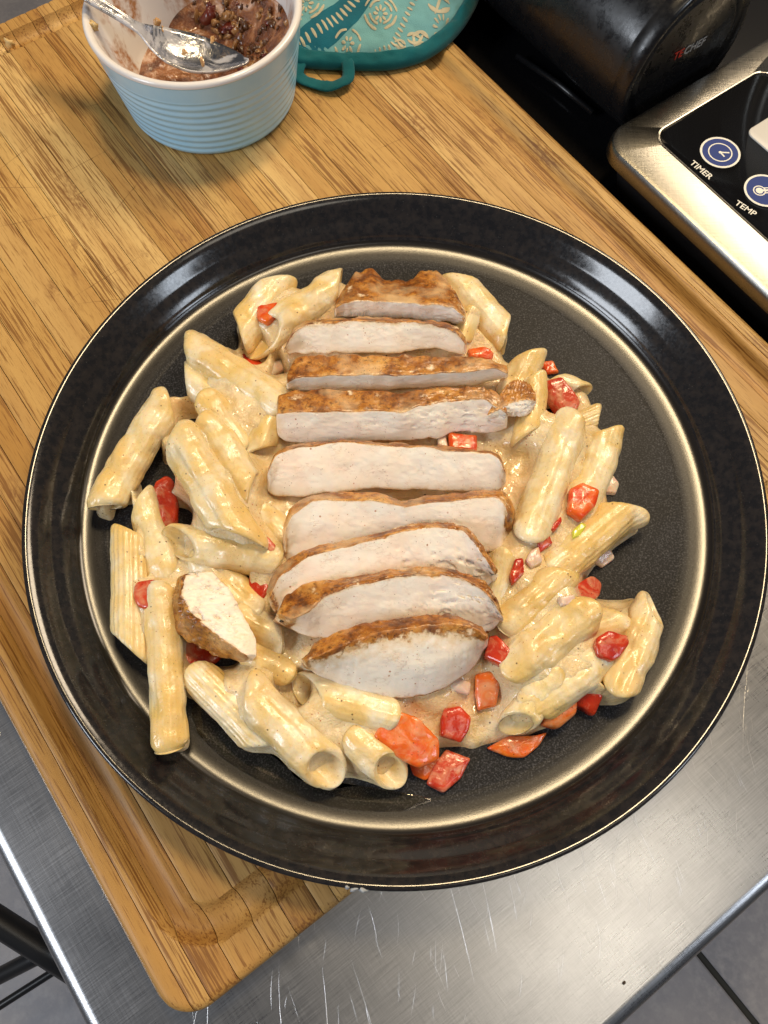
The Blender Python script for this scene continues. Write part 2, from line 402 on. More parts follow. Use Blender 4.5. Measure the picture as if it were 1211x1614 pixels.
# scratches: fine raised burrs in the metal
rs = np.random.RandomState(3); parts = []
def scratch(u, mv, ang, ln, wd, curve):
    n = 7; t = np.linspace(0, 1, n)
    x = u+np.cos(ang)*ln*t-np.sin(ang)*curve*ln*t*(1-t); y = mv+np.sin(ang)*ln*t+np.cos(ang)*curve*ln*t*(1-t)
    dx = np.gradient(x); dy = np.gradient(y); q = np.hypot(dx, dy); hw = wd*np.sin(np.pi*np.clip(t, .06, .94))
    a = np.c_[x-dy/q*hw, y+dx/q*hw, np.full(n, -1.9985)]; b = np.c_[x+dy/q*hw, y-dx/q*hw, np.full(n, -1.9985)]
    mid = np.c_[x, y, np.full(n, -1.9955)]
    parts.append((np.vstack([a, mid, b]), [[i, i+1, n+i+1, n+i] for i in range(n-1)]+[[n+i, n+i+1, 2*n+i+1, 2*n+i] for i in range(n-1)]))
for k in range(560):
    u = rs.uniform(-17.5, 26); mv = rs.uniform(-17.5, -6) if u > -15 else rs.uniform(-17, 10)
    big = rs.rand() < .10
    scratch(u, mv, rs.choice([.85, 1.0, 1.15, .75, 1.45])+rs.normal()*.13, rs.uniform(3, 6) if big else rs.uniform(.2, 1.4), rs.uniform(.003, .007) if not big else rs.uniform(.005, .009), rs.normal()*.12)
for k in range(60):                                       # dense group to the right of the plate
    scratch(rs.uniform(12, 24), rs.uniform(-15, -7), 1.08+rs.normal()*.08, rs.uniform(.8, 4.5), rs.uniform(.004, .009), rs.normal()*.1)
V, F = join(parts); o = local_make('scratches', V, F, plain('scratched_metal', (.86, .86, .88), .28, 1), tb); o['kind'] = 'stuff'

# ------------------------------------------------------------------ bamboo board, strip by strip
BU0, BU1, BM0, BM1, RC, RE = -16.09, 17.77, -10.3, 33.9, 1.3, .35
bd = local_root('bamboo_board', 0, 0, -2, 'large bamboo cutting board with rounded corners and a juice groove lying on the steel table', 'cutting board')
GI = 1.66; GW = .60; GD = .50
def sdr(x, y, x0, x1, y0, y1, r):                        # signed distance to a rounded rectangle, negative inside
    cx, cy = (x0+x1)/2, (y0+y1)/2
    qx = np.abs(x-cx)-(x1-x0)/2+r; qy = np.abs(y-cy)-(y1-y0)/2+r
    return np.hypot(np.maximum(qx, 0), np.maximum(qy, 0))+np.minimum(np.maximum(qx, qy), 0)-r
def board_z(x, y):
    d = -sdr(x, y, BU0, BU1, BM0, BM1, RC)
    z = np.where(d < RE, -RE+np.sqrt(np.maximum(RE**2-(RE-np.clip(d, 0, RE))**2, 0)), 0)
    g = np.abs(sdr(x, y, BU0+GI, BU1-GI, BM0+GI+.2, BM1-GI, 1.5))
    return z - np.where(g < GW, GD*np.maximum(1-(g/GW)**2, 0)**.55, 0)
def yend(x, s):                                          # outline of the board at u = x
    dx = max(0, max(BU0+RC-x, x-(BU1-RC))); k = RC-math.sqrt(max(RC*RC-dx*dx, 0))
    return BM0+k if s < 0 else BM1-k
x = BU0; rs = np.random.RandomState(11)
while x < BU1-.01:
    wd = rs.uniform(.6, 1.5); x1 = min(x+wd, BU1)
    if BU1-x1 < .7: x1 = BU1
    nc = max(7, int((x1-x)/.11)); g = .014
    xs = np.linspace(x+g, x1-g, nc); tt = np.unique(np.r_[np.linspace(0, .012, 12), np.linspace(.012, .12, 40), np.linspace(.12, .88, 16), np.linspace(.88, .988, 40), np.linspace(.988, 1, 12)])
    L = []
    for xv in xs:
        a, b = yend(xv, -1), yend(xv, 1); ys = a+(b-a)*tt
        zz = board_z(np.full(len(ys), xv), ys)
        e = min(xv-xs[0], xs[-1]-xv); zz = zz-.030*max(0, 1-e/.06)
        L.append(np.c_[np.full(len(ys), xv), ys, zz])
    L = np.array(L); nx, ny = L.shape[:2]; T = L.reshape(-1, 3); F = grid_faces(nx, ny, False)
    per = [(0, j) for j in range(ny)]+[(i, ny-1) for i in range(1, nx)]+[(nx-1, j) for j in range(ny-2, -1, -1)]+[(i, 0) for i in range(nx-2, 0, -1)]
    pi = np.array([i*ny+j for i, j in per]); B = T[pi].copy(); B[:, 2] = -2; k = len(pi); off = len(T)
    sk = np.stack([pi, np.roll(pi, -1), off+np.roll(np.arange(k), -1), off+np.arange(k)], 1)
    F = np.vstack([F[:, ::-1], sk]) if False else np.vstack([F, sk[:, ::-1]])
    me_o = local_make('bamboo_strip', np.vstack([T, B]), F[:, ::-1].copy(), BAMBOO, bd)
    me_o.data.set_sharp_from_angle(angle=math.radians(50))
    x = x1

rs = np.random.RandomState(19); parts = []
for k in range(70):
    u0, m0 = rs.uniform(-13, 15), rs.uniform(-6.5, 31); an = rs.choice([.25, -.5, .9])+rs.normal()*.25; ln_ = rs.uniform(.8, 4); t = np.linspace(0, 1, 9)
    x_ = u0+np.cos(an)*ln_*t; y_ = m0+np.sin(an)*ln_*t; hw = .010*np.sin(np.pi*np.clip(t, .05, .95))
    if (np.abs(x_-(BU0+BU1)/2) > 14.2).any() or y_.max() > 31.2 or y_.min() < -7: continue
    px_, py_ = -np.sin(an), np.cos(an)
    a_ = np.c_[x_+px_*hw, y_+py_*hw, np.full(9, .003)]; b_ = np.c_[x_-px_*hw, y_-py_*hw, np.full(9, .003)]
    parts.append((np.vstack([a_, b_]), [[i, i+1, 10+i, 9+i] for i in range(8)]))
V, F = join(parts); o = local_make('knife_marks', V, F, plain('cut_wood', (.24, .12, .035), .8), bd); o['kind'] = 'stuff'

# ------------------------------------------------------------------ black glass sheet, cookware, induction cooker
bm_ = NT('black_glass'); bm_.P(Base_Color=(.006, .006, .007), Roughness=.16)
o2 = rrect(17.95, 60, -16.5, 32, 1.2, 6); n2 = len(o2)
mt = local_root('glass_mat', 40, 8, -2, 'glossy black glass sheet on the steel table between the board and the cooker', 'glass sheet')
L = np.vstack([np.c_[o2, np.full(n2, -1.996)], np.c_[o2, np.full(n2, -1.65)], np.c_[rrect(18.0, 59.95, -16.45, 31.95, 1.15, 6), np.full(n2, -1.6)]])
local_make('glass_panel', L, [list(f) for f in grid_faces(3, n2)]+[list(range(2*n2, 3*n2))], bm_.m, mt, smooth=False)

ck = NT('black_cookware'); _c = ck.coord(rnd=False)
ck.P(Base_Color=(.008, .008, .009), Roughness=ck.rng(ck.noise(_c, 1.5, 5, .7), .35, .65, .16, .42), Normal=ck.bump(ck.noise(_c, 5, 3), .08, .03))
RC2 = 3.8; uc, zc, ve = 23.95, -1.6+RC2, -9.6
cyl = root('cookware_drum', UV(uc, -20, -1.6), 'glossy black round cookware lying on its side behind the cooker, lettering on its end', 'cookware')
def axis_lathe(prof, n=96):                              # profile (radius, v) around the drum's axis
    prof = np.array(prof, float); th = np.linspace(0, 2*np.pi, n, endpoint=False); C0 = UV(uc, 0, zc)
    V = C0+prof[:, None, 1:2]*Vd+prof[:, None, 0:1]*(np.cos(th)[None, :, None]*Ud+np.sin(th)[None, :, None]*np.array([0, 0, 1.]))
    return V.reshape(-1, 3), grid_faces(len(prof), n)
V, F = axis_lathe([(.01, -36), (RC2-.4, -36), (RC2, -35.6), (RC2, ve-1.0), (RC2-.03, ve-.9), (RC2-.03, ve-.8), (RC2, ve-.7), (RC2-.02, ve-.12), (RC2-.14, ve), (RC2-.3, ve+.02), (RC2-.4, ve-.06)])
make('drum_wall', V, F, ck.m, cyl)
V, F = axis_lathe([(RC2-.4, ve-.06), (RC2-.5, ve-.22), (RC2-.75, ve-.22), (RC2-.82, ve-.12), (RC2-.95, ve-.12), (RC2-1.02, ve-.2), (.01, ve-.2)])
make('end_plate', V, F, ck.m, cyl)
pts = [P(*q, z) for q, z in (((815, 88), -1.2), ((880, 132), -1.2), ((935, 178), -1.2))]
V, F = tube(np.array(pts)+np.array([0, 0, .0]), .16, 10); make('base_rib', V, F, ck.m, cyl)

def text_geo(s, size, ext=.004, bold=0.0):
    cu = bpy.data.curves.new('txt', 'FONT'); cu.body = s; cu.size = size; cu.extrude = ext; cu.offset = bold; cu.resolution_u = 4
    o = bpy.data.objects.new('txt', cu); col.objects.link(o)
    dg = bpy.context.evaluated_depsgraph_get(); me = o.evaluated_get(dg).to_mesh()
    V = np.array([v.co[:] for v in me.vertices]); F = [list(p.vertices) for p in me.polygons]
    o.evaluated_get(dg).to_mesh_clear(); bpy.data.objects.remove(o); return V, F
def on_vplane(px, py, ve_):                              # photo pixel -> point on the plane v = ve_
    d = ray(px, py); t = (ve_-CAM @ Vd)/(d @ Vd); return CAM+t*d
a = on_vplane(1059, 96, ve-.19); b = on_vplane(1109, 69, ve-.19)
dirx = (b-a)/np.linalg.norm(b-a); diry = np.cross(Vd, dirx)
if diry[2] < 0: diry = -diry
LT = np.linalg.norm(b-a)
W1, F1 = text_geo('TE', 1, .01, .01); W2, F2 = text_geo('CHEF', 1, .01, .01)
wt = W1[:, 0].max()+.10; full = wt+W2[:, 0].max(); k = LT/full
for (WW, FF, off, mm, nm) in ((W1, F1, 0, plain('red_print', (.75, .03, .015), .4), 'red_lettering'), (W2, F2, wt, plain('grey_print', (.50, .50, .50), .4), 'grey_lettering')):
    V = a+(WW[:, 0:1]+off)*k*dirx+WW[:, 1:2]*k*1.0*diry+(WW[:, 2:3]*k+.02)*Vd
    make(nm, V, FF, mm, cyl, smooth=False)

# induction cooker; own frame: e1 along its long edge (down-right), e2 up-right
DZ = 1.2; O2 = P(955, 217, DZ)
a1 = A; e1 = np.array([math.cos(a1), math.sin(a1), 0]); e2 = np.array([-e1[1], e1[0], 0]); ez = np.array([0, 0, 1.])
O2 = O2 - e1*.30 - e2*.25
dev = root('induction_cooker', (*O2[:2], -1.6), 'stainless steel induction cooker with blue TIMER and TEMP buttons on a black control panel', 'cooker')
def dl(L): L = np.asarray(L, float); return O2*[1, 1, 0]+L[:, 0:1]*e1+L[:, 1:2]*e2+L[:, 2:3]*ez
def dpx(x, y, z=DZ): q = P(x, y, z)-O2; return np.array([q @ e1, q @ e2])
def slab(x0, x1, y0, y1, r, prof, name, mat, n=10, par=None, cap=True):
    R = [np.c_[rrect(x0+i, x1-i, y0+i, y1-i, max(r-i, .05), n), np.full(4*(n+1), z)] for i, z in prof]
    k = 4*(n+1); F = [list(f) for f in grid_faces(len(R), k)]
    if cap: F.append(list(range((len(R)-1)*k, len(R)*k)))
    return make(name, dl(np.vstack(R)), F, mat, par or dev)
W_, H_ = 30, 14
pc = dpx(1036, 217); p2 = dpx(1190, 98)
PX0 = pc[0]-.1; PY0 = 2.35; PY1 = p2[1]+.05 if False else H_+5
r1 = dpx(1120, 160)[0]
slab(.7, W_, .7, H_+6, 1.0, [(0.3, -1.59), (0, -.6), (0, DZ-.9), (.12, DZ-.8)], 'black_body', plain('black_plastic', (.010, .010, .011), .38))
# steel cover: a frame whose middle is cut out for the control panel
q_tl = dpx(1190, 98); q_bl = dpx(1045, 232); q_l = dpx(1037, 215)
X0 = (q_l[0]+dpx(1100,165)[0])/2; Y0 = dpx(1130, 304)[1]; Y1 = dpx(1195, 100)[1]
outer = [np.c_[rrect(i, W_-i, i, H_-i, 1.5-i, 12), np.full(52, z)] for i, z in ((.06, DZ-.85), (0, DZ-.78), (0, DZ-.42), (.04, DZ-.2), (.14, DZ-.06), (.32, DZ))]
inner = [np.c_[rrect(X0+i, 24+i, Y0+i, Y1-i, .8, 12), np.full(52, z)] for i, z in ((-.12, DZ), (-.08, DZ+.03), (-.02, DZ+.02), (0, DZ-.04), (.03, DZ-.14))]
L = np.vstack(outer+inner); F = [list(f) for f in grid_faces(len(outer)+len(inner), 52)]
o = make('steel_cover', dl(L), F, STEEL2, dev); o.data.set_sharp_from_angle(angle=math.radians(35))
slab(X0-.1, 24.2, Y0-.1, Y1+.1, .7, [(0, DZ-.3), (0, DZ-.10)], 'control_panel', bm_.m)
white = plain('cream_print', (.72, .70, .62), .45); blue = plain('blue_print', (.022, .045, .20), .6, Specular_IOR_Level=.2)
PZ = DZ-.10
def disc(c, r, z, n=64, r0=0):
    th = np.linspace(0, 2*np.pi, n, endpoint=False); ring = lambda rr, zz: np.c_[c[0]+rr*np.cos(th), c[1]+rr*np.sin(th), np.full(n, zz)]
    if r0: R = [ring(r, z-.02), ring(r, z), ring(r0, z), ring(r0, z-.02)]; return np.vstack(R), [list(f) for f in grid_faces(4, n)]
    R = [ring(r, z-.02), ring(r, z)]; return np.vstack(R), [list(f) for f in grid_faces(2, n)]+[list(range(n, 2*n))]
def dstroke(p, q, wd, z):
    p = np.array(p); q = np.array(q); d = (q-p)/np.linalg.norm(q-p); nn = np.array([-d[1], d[0]])*wd/2
    a = [p-nn, q-nn, q+nn, p+nn]
    return np.vstack([np.c_[a, [z-.02]*4], np.c_[a, [z]*4]]), [[4, 5, 6, 7], [0, 1, 5, 4], [1, 2, 6, 5], [2, 3, 7, 6], [3, 0, 4, 7]]
ct = dpx(1135, 241, PZ); ctm = dpx(1205, 301, PZ)
for nm, cc in (('timer_button', ct), ('temperature_button', ctm)):
    V, F = disc(cc, .87, PZ+.030); btn = make(nm, dl(V), F, blue, dev, smooth=False)
    btn['_o'] = dev['_o']
    V, F = disc(cc, .93, PZ+.036, r0=.83); make('button_ring', dl(V), F, white, btn, smooth=False)
    if nm[1] == 'i':
        prt = [disc(cc, .56, PZ+.036, r0=.505), disc(cc, .075, PZ+.037, 20), dstroke(cc, cc+np.array([.27, .33])*.62*1.6, .07, PZ+.039), dstroke(cc, cc+np.array([.30, -.03]), .07, PZ+.041)]
    else:
        d0 = cc+np.array([-.13, -.20]); dv = np.array([.40, .62]); dv /= np.linalg.norm(dv); nn = np.array([-dv[1], dv[0]])
        prt = [disc(d0, .17, PZ+.037, 28), dstroke(d0, d0+dv*.42, .11, PZ+.039), disc(d0, .29, PZ+.0345, 32, r0=.235), dstroke(d0+dv*.24+nn*.14, d0+dv*.75+nn*.14, .055, PZ+.0355), dstroke(d0+dv*.24-nn*.14, d0+dv*.75-nn*.14, .055, PZ+.0357)]
    V, F = join(prt); make('button_symbol', dl(V), F, white, btn, smooth=False)
for s_, (xa, ya), (xb, yb) in (('TIMER', (1086, 258), (1118, 284)), ('TEMP', (1157, 322), (1188, 342))):
    pa = dpx(xa, ya, PZ); pb = dpx(xb, yb, PZ); W1, F1 = text_geo(s_, 1, .01, .012); k = np.linalg.norm(pb-pa)/W1[:, 0].max()
    dd = (pb-pa)/np.linalg.norm(pb-pa); pn = np.array([-dd[1], dd[0]])
    L = np.c_[pa+W1[:, 0:1]*k*dd+W1[:, 1:2]*k*1.0*pn, PZ+.028+W1[:, 2]*k]
    make('lettering', dl(L), F1, white, dev, smooth=False)
dc = dpx(1183, 200, PZ); sv = plain('silver_plastic', (.62, .60, .56), .35)
slab(dc[0]+.1, dc[0]+6, dc[1]-.45, dc[1]+2.9, .4, [(0, PZ), (0, PZ+.05), (.04, PZ+.07)], 'display_frame', sv)
slab(dc[0]+.95, dc[0]+5.3, dc[1]+.1, dc[1]+2.1, .2, [(0, PZ+.05), (0, PZ+.085)], 'display_window', plain('amber_dark_display', (.05, .022, .004), .15))
# raised hotplate deck beyond the control strip
slab(.3, W_, H_-.6, H_+16, 1.4, [(0, DZ-.8), (0, DZ-.2), (.15, DZ-.02), (.3, DZ+.03)], 'rear_deck', STEEL2)

# ------------------------------------------------------------------ ramekin
RX, RY, RH, RR, RB = -9.28, 21.95, 4.55, 4.86, 4.08
rk = root('ramekin', (RX, RY, 0), 'pale blue ribbed ceramic ramekin with a white inside, standing on the board', 'ramekin')
bl = NT('blue_glaze'); _c = bl.coord(rnd=False); bl.P(Base_Color=bl.mix(bl.rng(bl.noise(_c, .8, 3), .4, .7), (.40, .72, .95), (.45, .76, .96)), Roughness=.22, Coat_Weight=.4, Coat_Roughness=.1)
wg = NT('white_glaze_smeared'); _c = wg.coord((1, 1, .35), rnd=False)
_s = wg.noise(_c, .75, 4, .6, .5); _s2 = wg.noise(wg.coord(rnd=False), 3, 4, .6)
_z = wg.node('ShaderNodeSeparateXYZ'); wg.l.new(wg.node('ShaderNodeTexCoord').outputs['Object'], _z.inputs[0])
wc = wg.mix(wg.math('MULTIPLY', wg.rng(_z.outputs[2], .036, .041, 1, 0), wg.math('MULTIPLY', wg.rng(_s, .48, .60), wg.rng(_s2, .3, .6))), (.80, .76, .73), (.42, .20, .09)); wg.P(Base_Color=wc, Roughness=.2, Coat_Weight=.3)
out = []; n = 90
for k in range(n+1):
    t = k/n; z = .25+t*(RH-.50); r = RB+(RR-RB)*((z)/RH)**1.0
    rib = .017*math.sin((z-.2)/.40*2*math.pi) if .3 < z < 3.45 else 0
    out.append((r+rib, z))
V, F = lathe([(.01, .05), (RB-.5, .05), (RB-.42, 0), (RB-.18, 0), (RB-.06, .08)]+out+[(RR-.005, RH-.20)], (RX, RY, 0), 160); make('outer_wall', V, F, bl.m, rk)
V, F = lathe([(RR-.005, RH-.20), (RR-.002, RH-.13), (RR-.03, RH-.05), (RR-.12, RH), (RR-.24, RH-.01), (RR-.34, RH-.10), (RR-.40, RH-.4), (RB-.42, 1.2), (RB-.6, .7), (RB-1.0, .5), (.01, .45)], (RX, RY, 0), 160); make('inner_wall', V, F, wg.m, rk)
# leftovers
lf = root('sauce_leftovers', (RX, RY, .5), 'brown leftovers of chopped onion and chilli sauce stuck inside the blue ramekin', 'leftovers')
ln = NT('leftover_sauce'); _c = ln.coord(rnd=False); _a = ln.noise(_c, 1.0, 4, .6, .6)
_cl = ln.ramp(_a, [(.3, (.07, .022, .010)), (.48, (.20, .065, .022)), (.58, (.36, .15, .055)), (.68, (.66, .46, .36))]); ln.P(Base_Color=_cl, Roughness=.2, Normal=ln.bump(ln.noise(_c, 4, 5, .65), .7, .2), Coat_Weight=.4)
nr_, nt_ = 60, 200; rr = np.linspace(0, 1, nr_)[:, None]; th = np.linspace(0, 2*np.pi, nt_, endpoint=False)[None, :]
rise = np.clip(np.cos(th-math.radians(38)), 0, 1)**.8
top_z = .9+2.1*rise+.25*np.sin(3*th+1)+.0*rr
zz = .75+(top_z-.75)*rr**3.0
Rin = (RB-.42)+(RR-.40-RB+.42)*np.clip((zz-1.2)/(RH-1.6), -.25, 1)+.01
x_ = RX+rr*Rin*np.cos(th); y_ = RY+rr*Rin*np.sin(th); V = np.stack([x_, y_, zz], -1).reshape(-1, 3)
V[:, 2] += .16*fbm(V*1.4, 5, 4)*np.broadcast_to((1-rr**6), (nr_, nt_)).ravel()
make('sauce_layer', V, grid_faces(nr_, nt_), ln.m, lf)
def blob(c, s, seed, lv=10):
    u_ = np.linspace(.12, np.pi-.12, lv)[:, None]; t_ = np.linspace(0, 2*np.pi, lv*2, endpoint=False)[None, :]
    D = np.stack([np.sin(u_)*np.cos(t_), np.sin(u_)*np.sin(t_), np.cos(u_)*np.ones_like(t_)], -1).reshape(-1, 3)
    D = D*(1+.55*fbm(D*1.9+seed*3.1, seed, 3))[:, None]
    q = np.random.RandomState(seed); s3 = s*q.uniform(.4, 1.5, 3); D = D*s3
    an = q.uniform(0, 6.28); ca, sa = math.cos(an), math.sin(an); D[:, :2] = D[:, :2] @ np.array([[ca, -sa], [sa, ca]])
    n_ = lv*2; F = [list(f) for f in grid_faces(lv, n_)]+[list(range(n_))[::-1], list(range((lv-1)*n_, lv*n_))]
    return D+c, F
rs = np.random.RandomState(5)
for nm, cc, cnt in (('onion_bits', (.36, .18, .065), 60), ('brown_bits', (.09, .034, .012), 60), ('chilli_bits', (.13, .018, .010), 7)):
    prt = []
    for k in range(cnt):
        t = math.radians(38)+rs.normal()*.75; r = rs.uniform(.25, 1)**.6
        ii = int(r*(nr_-1)); jj = int((t % (2*math.pi))/(2*math.pi)*nt_) % nt_
        prt.append(blob(V[ii*nt_+jj]+[0, 0, .0], rs.uniform(.07, .24)*(1.5 if nm[0] == 'c' else 1), int(rs.randint(1e6)), 6))
    VV, FF = join(prt); mm = plain(nm+'_mat', cc, .22, Coat_Weight=.5)
    o = make(nm, VV, FF, mm, lf); o['kind'] = 'stuff'

# spoon in the ramekin
sp = NT('spoon_steel'); _c = sp.coord(rnd=False); _f = sp.rng(sp.noise(_c, .8, 4, .6, .8), .48, .58)
sp.P(Base_Color=sp.mix(_f, (.50, .50, .52), (.52, .52, .56)), Metallic=sp.rng(_f, 0, 1, 1, .25), Roughness=sp.rng(_f, 0, 1, .24, .30), Normal=sp.bump(sp.noise(_c, 2.2, 4), .5, .12))
spr = root('spoon', (RX, RY, 1), 'sauce smeared stainless spoon leaning in the blue ramekin with its handle over the rim', 'spoon')
cl_ = [((392, 92), 2.5, .02, 0), ((384, 94), 2.5, .30, .10), ((363, 92), 2.55, .72, .30), ((333, 88), 2.65, 1.12, .50), ((300, 80), 2.85, 1.32, .60), ((268, 70), 3.15, 1.18, .52), ((243, 58), 3.5, .80, .30), ((225, 46), 3.85, .42, .10), ((205, 34), 4.2, .27, -.02), ((180, 18), 4.55, .27, -.03), ((150, -1), 4.95, .32, -.03), ((110, -30), 5.4, .38, -.03), ((60, -70), 6.0, .48, -.03), ((20, -105), 6.5, .55, -.02), ((5, -118), 6.6, .3, 0)]
K = np.array([[*P(*q, z), hw, dp] for q, z, hw, dp in cl_]); tt = np.linspace(0, len(K)-1, 90)
def cr(K, t):
    i = np.clip(np.floor(t).astype(int), 0, len(K)-2); f = (t-i)[:, None]; g = lambda j: K[np.clip(j, 0, len(K)-1)]
    p0, p1, p2_, p3 = g(i-1), g(i), g(i+1), g(i+2)
    return .5*((2*p1)+(-p0+p2_)*f+(2*p0-5*p1+4*p2_-p3)*f*f+(-p0+3*p1-3*p2_+p3)*f**3)
K = cr(K, tt); ctr = K[:, :3]; hw = np.abs(K[:, 3])*1.05; dp = K[:, 4]
T = np.gradient(ctr, axis=0); T /= np.linalg.norm(T, axis=1)[:, None]
S_ = np.cross(T, [0, 0, 1.]); S_ /= np.linalg.norm(S_, axis=1)[:, None]
tw = math.radians(-8); N_ = np.cross(S_, T); S2 = S_*math.cos(tw)+N_*math.sin(tw); N2 = -S_*math.sin(tw)+N_*math.cos(tw)
ns = 17; sx = np.linspace(-1, 1, ns)
topS = ctr[:, None]+S2[:, None]*(hw[:, None]*sx)[..., None]-N2[:, None]*(dp[:, None]*(1-sx**2))[..., None]+N2[:, None]*(.05*np.where(np.abs(np.abs(sx)-.72) < .12, 1, 0)*(dp[:, None] < 0))[..., None]
botS = topS-N2[:, None]*.11+S2[:, None]*(0*sx)[None, :, None]
loop = np.concatenate([topS, botS[:, ::-1]], 1); V = loop.reshape(-1, 3); F = [list(f) for f in grid_faces(len(ctr), 2*ns)]+[list(range(2*ns))[::-1], list(range((len(ctr)-1)*2*ns, len(ctr)*2*ns))]
ib = 42
V1 = V[:(ib+1)*2*ns]; F1 = [f for f in F if max(f) < len(V1)]
make('bowl', V1, F1, sp.m, spr)
F2_ = [[i-ib*2*ns for i in f] for f in F if min(f) >= ib*2*ns]; make('handle', V[ib*2*ns:], F2_, sp.m, spr)
prt = [blob(P(x_, y_, 3.0)+[0, 0, z_], s_, i+9, 8) for i, (x_, y_, s_, z_) in enumerate(((250, 42, .20, .2), (258, 50, .12, .1), (318, 92, .22, -.15), (335, 62, .15, 0), (290, 80, .10, -.1)))]
V, F = join(prt); make('food_bits', V, F, plain('food_bit_tan', (.58, .33, .13), .25, Coat_Weight=.4), spr)
crumb_m = plain('pale_crumb', (.70, .48, .20), .4)
V, F = blob(P(148, 40, 4.3), .16, 77, 8); tag(make('food_crumb', V, F, crumb_m), 'small tan food crumb stuck inside the white ramekin wall under the spoon handle', 'crumb', 'stray crumbs')
V, F = blob(P(16, 70, -.15), .22, 78, 8); tag(make('food_crumb', V, F, crumb_m), 'small pale crumb in the juice groove at the far left corner of the board', 'crumb', 'stray crumbs')

# ------------------------------------------------------------------ pot holder
ph_px = [(432, 40), (440, 85), (470, 99), (520, 101), (570, 103), (618, 103), (668, 90), (705, 66), (733, 36), (756, -4), (768, -60), (760, -120), (700, -180), (600, -200), (500, -170), (445, -90)]
ho = resample([P(x_, y_, .5)[:2] for x_, y_ in ph_px], 200, 14); hc = ho.mean(0)
ph = root('pot_holder', (*hc, 0), 'teal quilted pot holder with a cream floral print and a hanging loop, behind the ramekin', 'pot holder')
hr = np.hypot(*(ho-hc).T); ha = np.unwrap(np.arctan2(*(ho-hc).T[::-1])); od = np.argsort(ha); ha, hr = ha[od], hr[od]
def hrad(a): return np.interp((a-ha[0]) % (2*np.pi)+ha[0], np.r_[ha, ha[0]+2*np.pi], np.r_[hr, hr[0]])
def hz(xy):
    d = np.asarray(xy)-hc; r = np.hypot(d[:, 0], d[:, 1])/hrad(np.arctan2(d[:, 1], d[:, 0]))
    z = .25+.85*(1-np.clip(r, 0, 1)**5)*1.0; z = z+.16*fbm(np.c_[d*.6, np.zeros(len(d))], 3, 3)
    return z-.12*np.exp(-((r-.895)/.012)**2)-.05*np.exp(-((r-.86)/.03)**2)*np.clip(fbm(np.c_[d*2.2, np.zeros(len(d))], 8, 2)+.4, 0, 1)
def holder_part(r0, r1, nr_, bulge, name, mat, z_off=0, bottom=False):
    rr = np.linspace(r0, r1, nr_); a = np.linspace(0, 2*np.pi, 260, endpoint=False); R = hrad(a)
    V = []
    for q in rr:
        xy = np.c_[hc[0]+q*R*np.cos(a), hc[1]+q*R*np.sin(a)]; z = hz(xy)
        if bulge:
            s_ = (q-r0)/(r1-r0); z = z*(1-s_)+.5*s_+.26*math.sin(math.pi*min(s_, 1))**.7+.11*fbm(np.c_[xy*1.5, np.zeros(len(xy))], 9, 3)*math.sin(math.pi*s_)
        V.append(np.c_[xy, z+z_off])
    if bottom:
        for q, z in ((r1+.006, .34), (r1, .16), (r1-.03, .06)): V.append(np.c_[hc[0]+q*R*np.cos(a), hc[1]+q*R*np.sin(a), np.full(260, z)])
    return make(name, np.vstack(V), grid_faces(len(V), 260), mat, ph)
def cloth(name, c, sc_=1):
    n = NT(name); k = n.coord(rnd=False); a = n.noise(k, 18, 3, .7); b = n.noise(k, .9, 4)
    n.P(Base_Color=n.mix(n.rng(b, .3, .7), tuple(x_*.86 for x_ in c), tuple(x_*1.1 for x_ in c)), Roughness=.9, Normal=n.bump(n.math('ADD', a, n.math('MULTIPLY', b, 2)), .5, .05), Sheen_Weight=.15, Specular_IOR_Level=.2); return n.m
holder_part(.012, .90, 44, False, 'printed_fabric', cloth('aqua_cloth', (.16, .38, .41)))
teal = cloth('teal_binding', (.004, .105, .125))
holder_part(.89, 1.0, 16, True, 'edge_binding', teal, bottom=True)
def decal(polys, name, mat, dz):
    prt = []
    for pl in polys:
        q = resample(pl, max(14, len(pl)), 1); w3 = np.array([P(x_, y_, 1.0)[:2] for x_, y_ in q]); c0 = w3.mean(0)
        rings_ = [np.c_[c0+(w3-c0)*s_, hz(c0+(w3-c0)*s_)+dz-(.012 if s_ == 1 else 0)] for s_ in (1, .93, .6, .3)]
        k = len(q); prt.append((np.vstack(rings_), [list(f) for f in grid_faces(4, k)]+[list(range(3*k, 4*k))]))
    V, F = join(prt); return make(name, V, F, mat, ph)
def petal(cx, cy, l, w_, ang, n=14):
    t = np.linspace(0, 2*np.pi, n, endpoint=False); x_ = l/2*(1-np.cos(t)); y_ = w_/2*np.sin(t)*(.6+.4*(x_/l)); a = math.radians(ang)
    return [(cx+p*math.cos(a)-q*math.sin(a), cy+p*math.sin(a)+q*math.cos(a)) for p, q in zip(x_, y_)]
def arc(cx, cy, r, wd, a0, a1, n=12, ry=None):
    ry = ry or r; t = np.radians(np.linspace(a0, a1, n))
    return [(cx+r*math.cos(k), cy+ry*math.sin(k)) for k in t]+[(cx+(r-wd)*math.cos(k), cy+(ry-wd)*math.sin(k)) for k in t[::-1]]
def stroke(x0, y0, x1, y1, wd):
    d = np.array([x1-x0, y1-y0], float); n_ = np.array([-d[1], d[0]])/np.linalg.norm(d)*wd/2
    t = np.linspace(0, 1, 7); a = [(x0+d[0]*k+n_[0]*math.sin(math.pi*(.15+.7*k)), y0+d[1]*k+n_[1]*math.sin(math.pi*(.15+.7*k))) for k in t]
    b = [(x0+d[0]*k-n_[0]*math.sin(math.pi*(.15+.7*k)), y0+d[1]*k-n_[1]*math.sin(math.pi*(.15+.7*k))) for k in t[::-1]]; return a+b
cream_c = cloth('cream_print_cloth', (.52, .47, .33)); dteal = cloth('dark_teal_print', (.008, .13, .19))
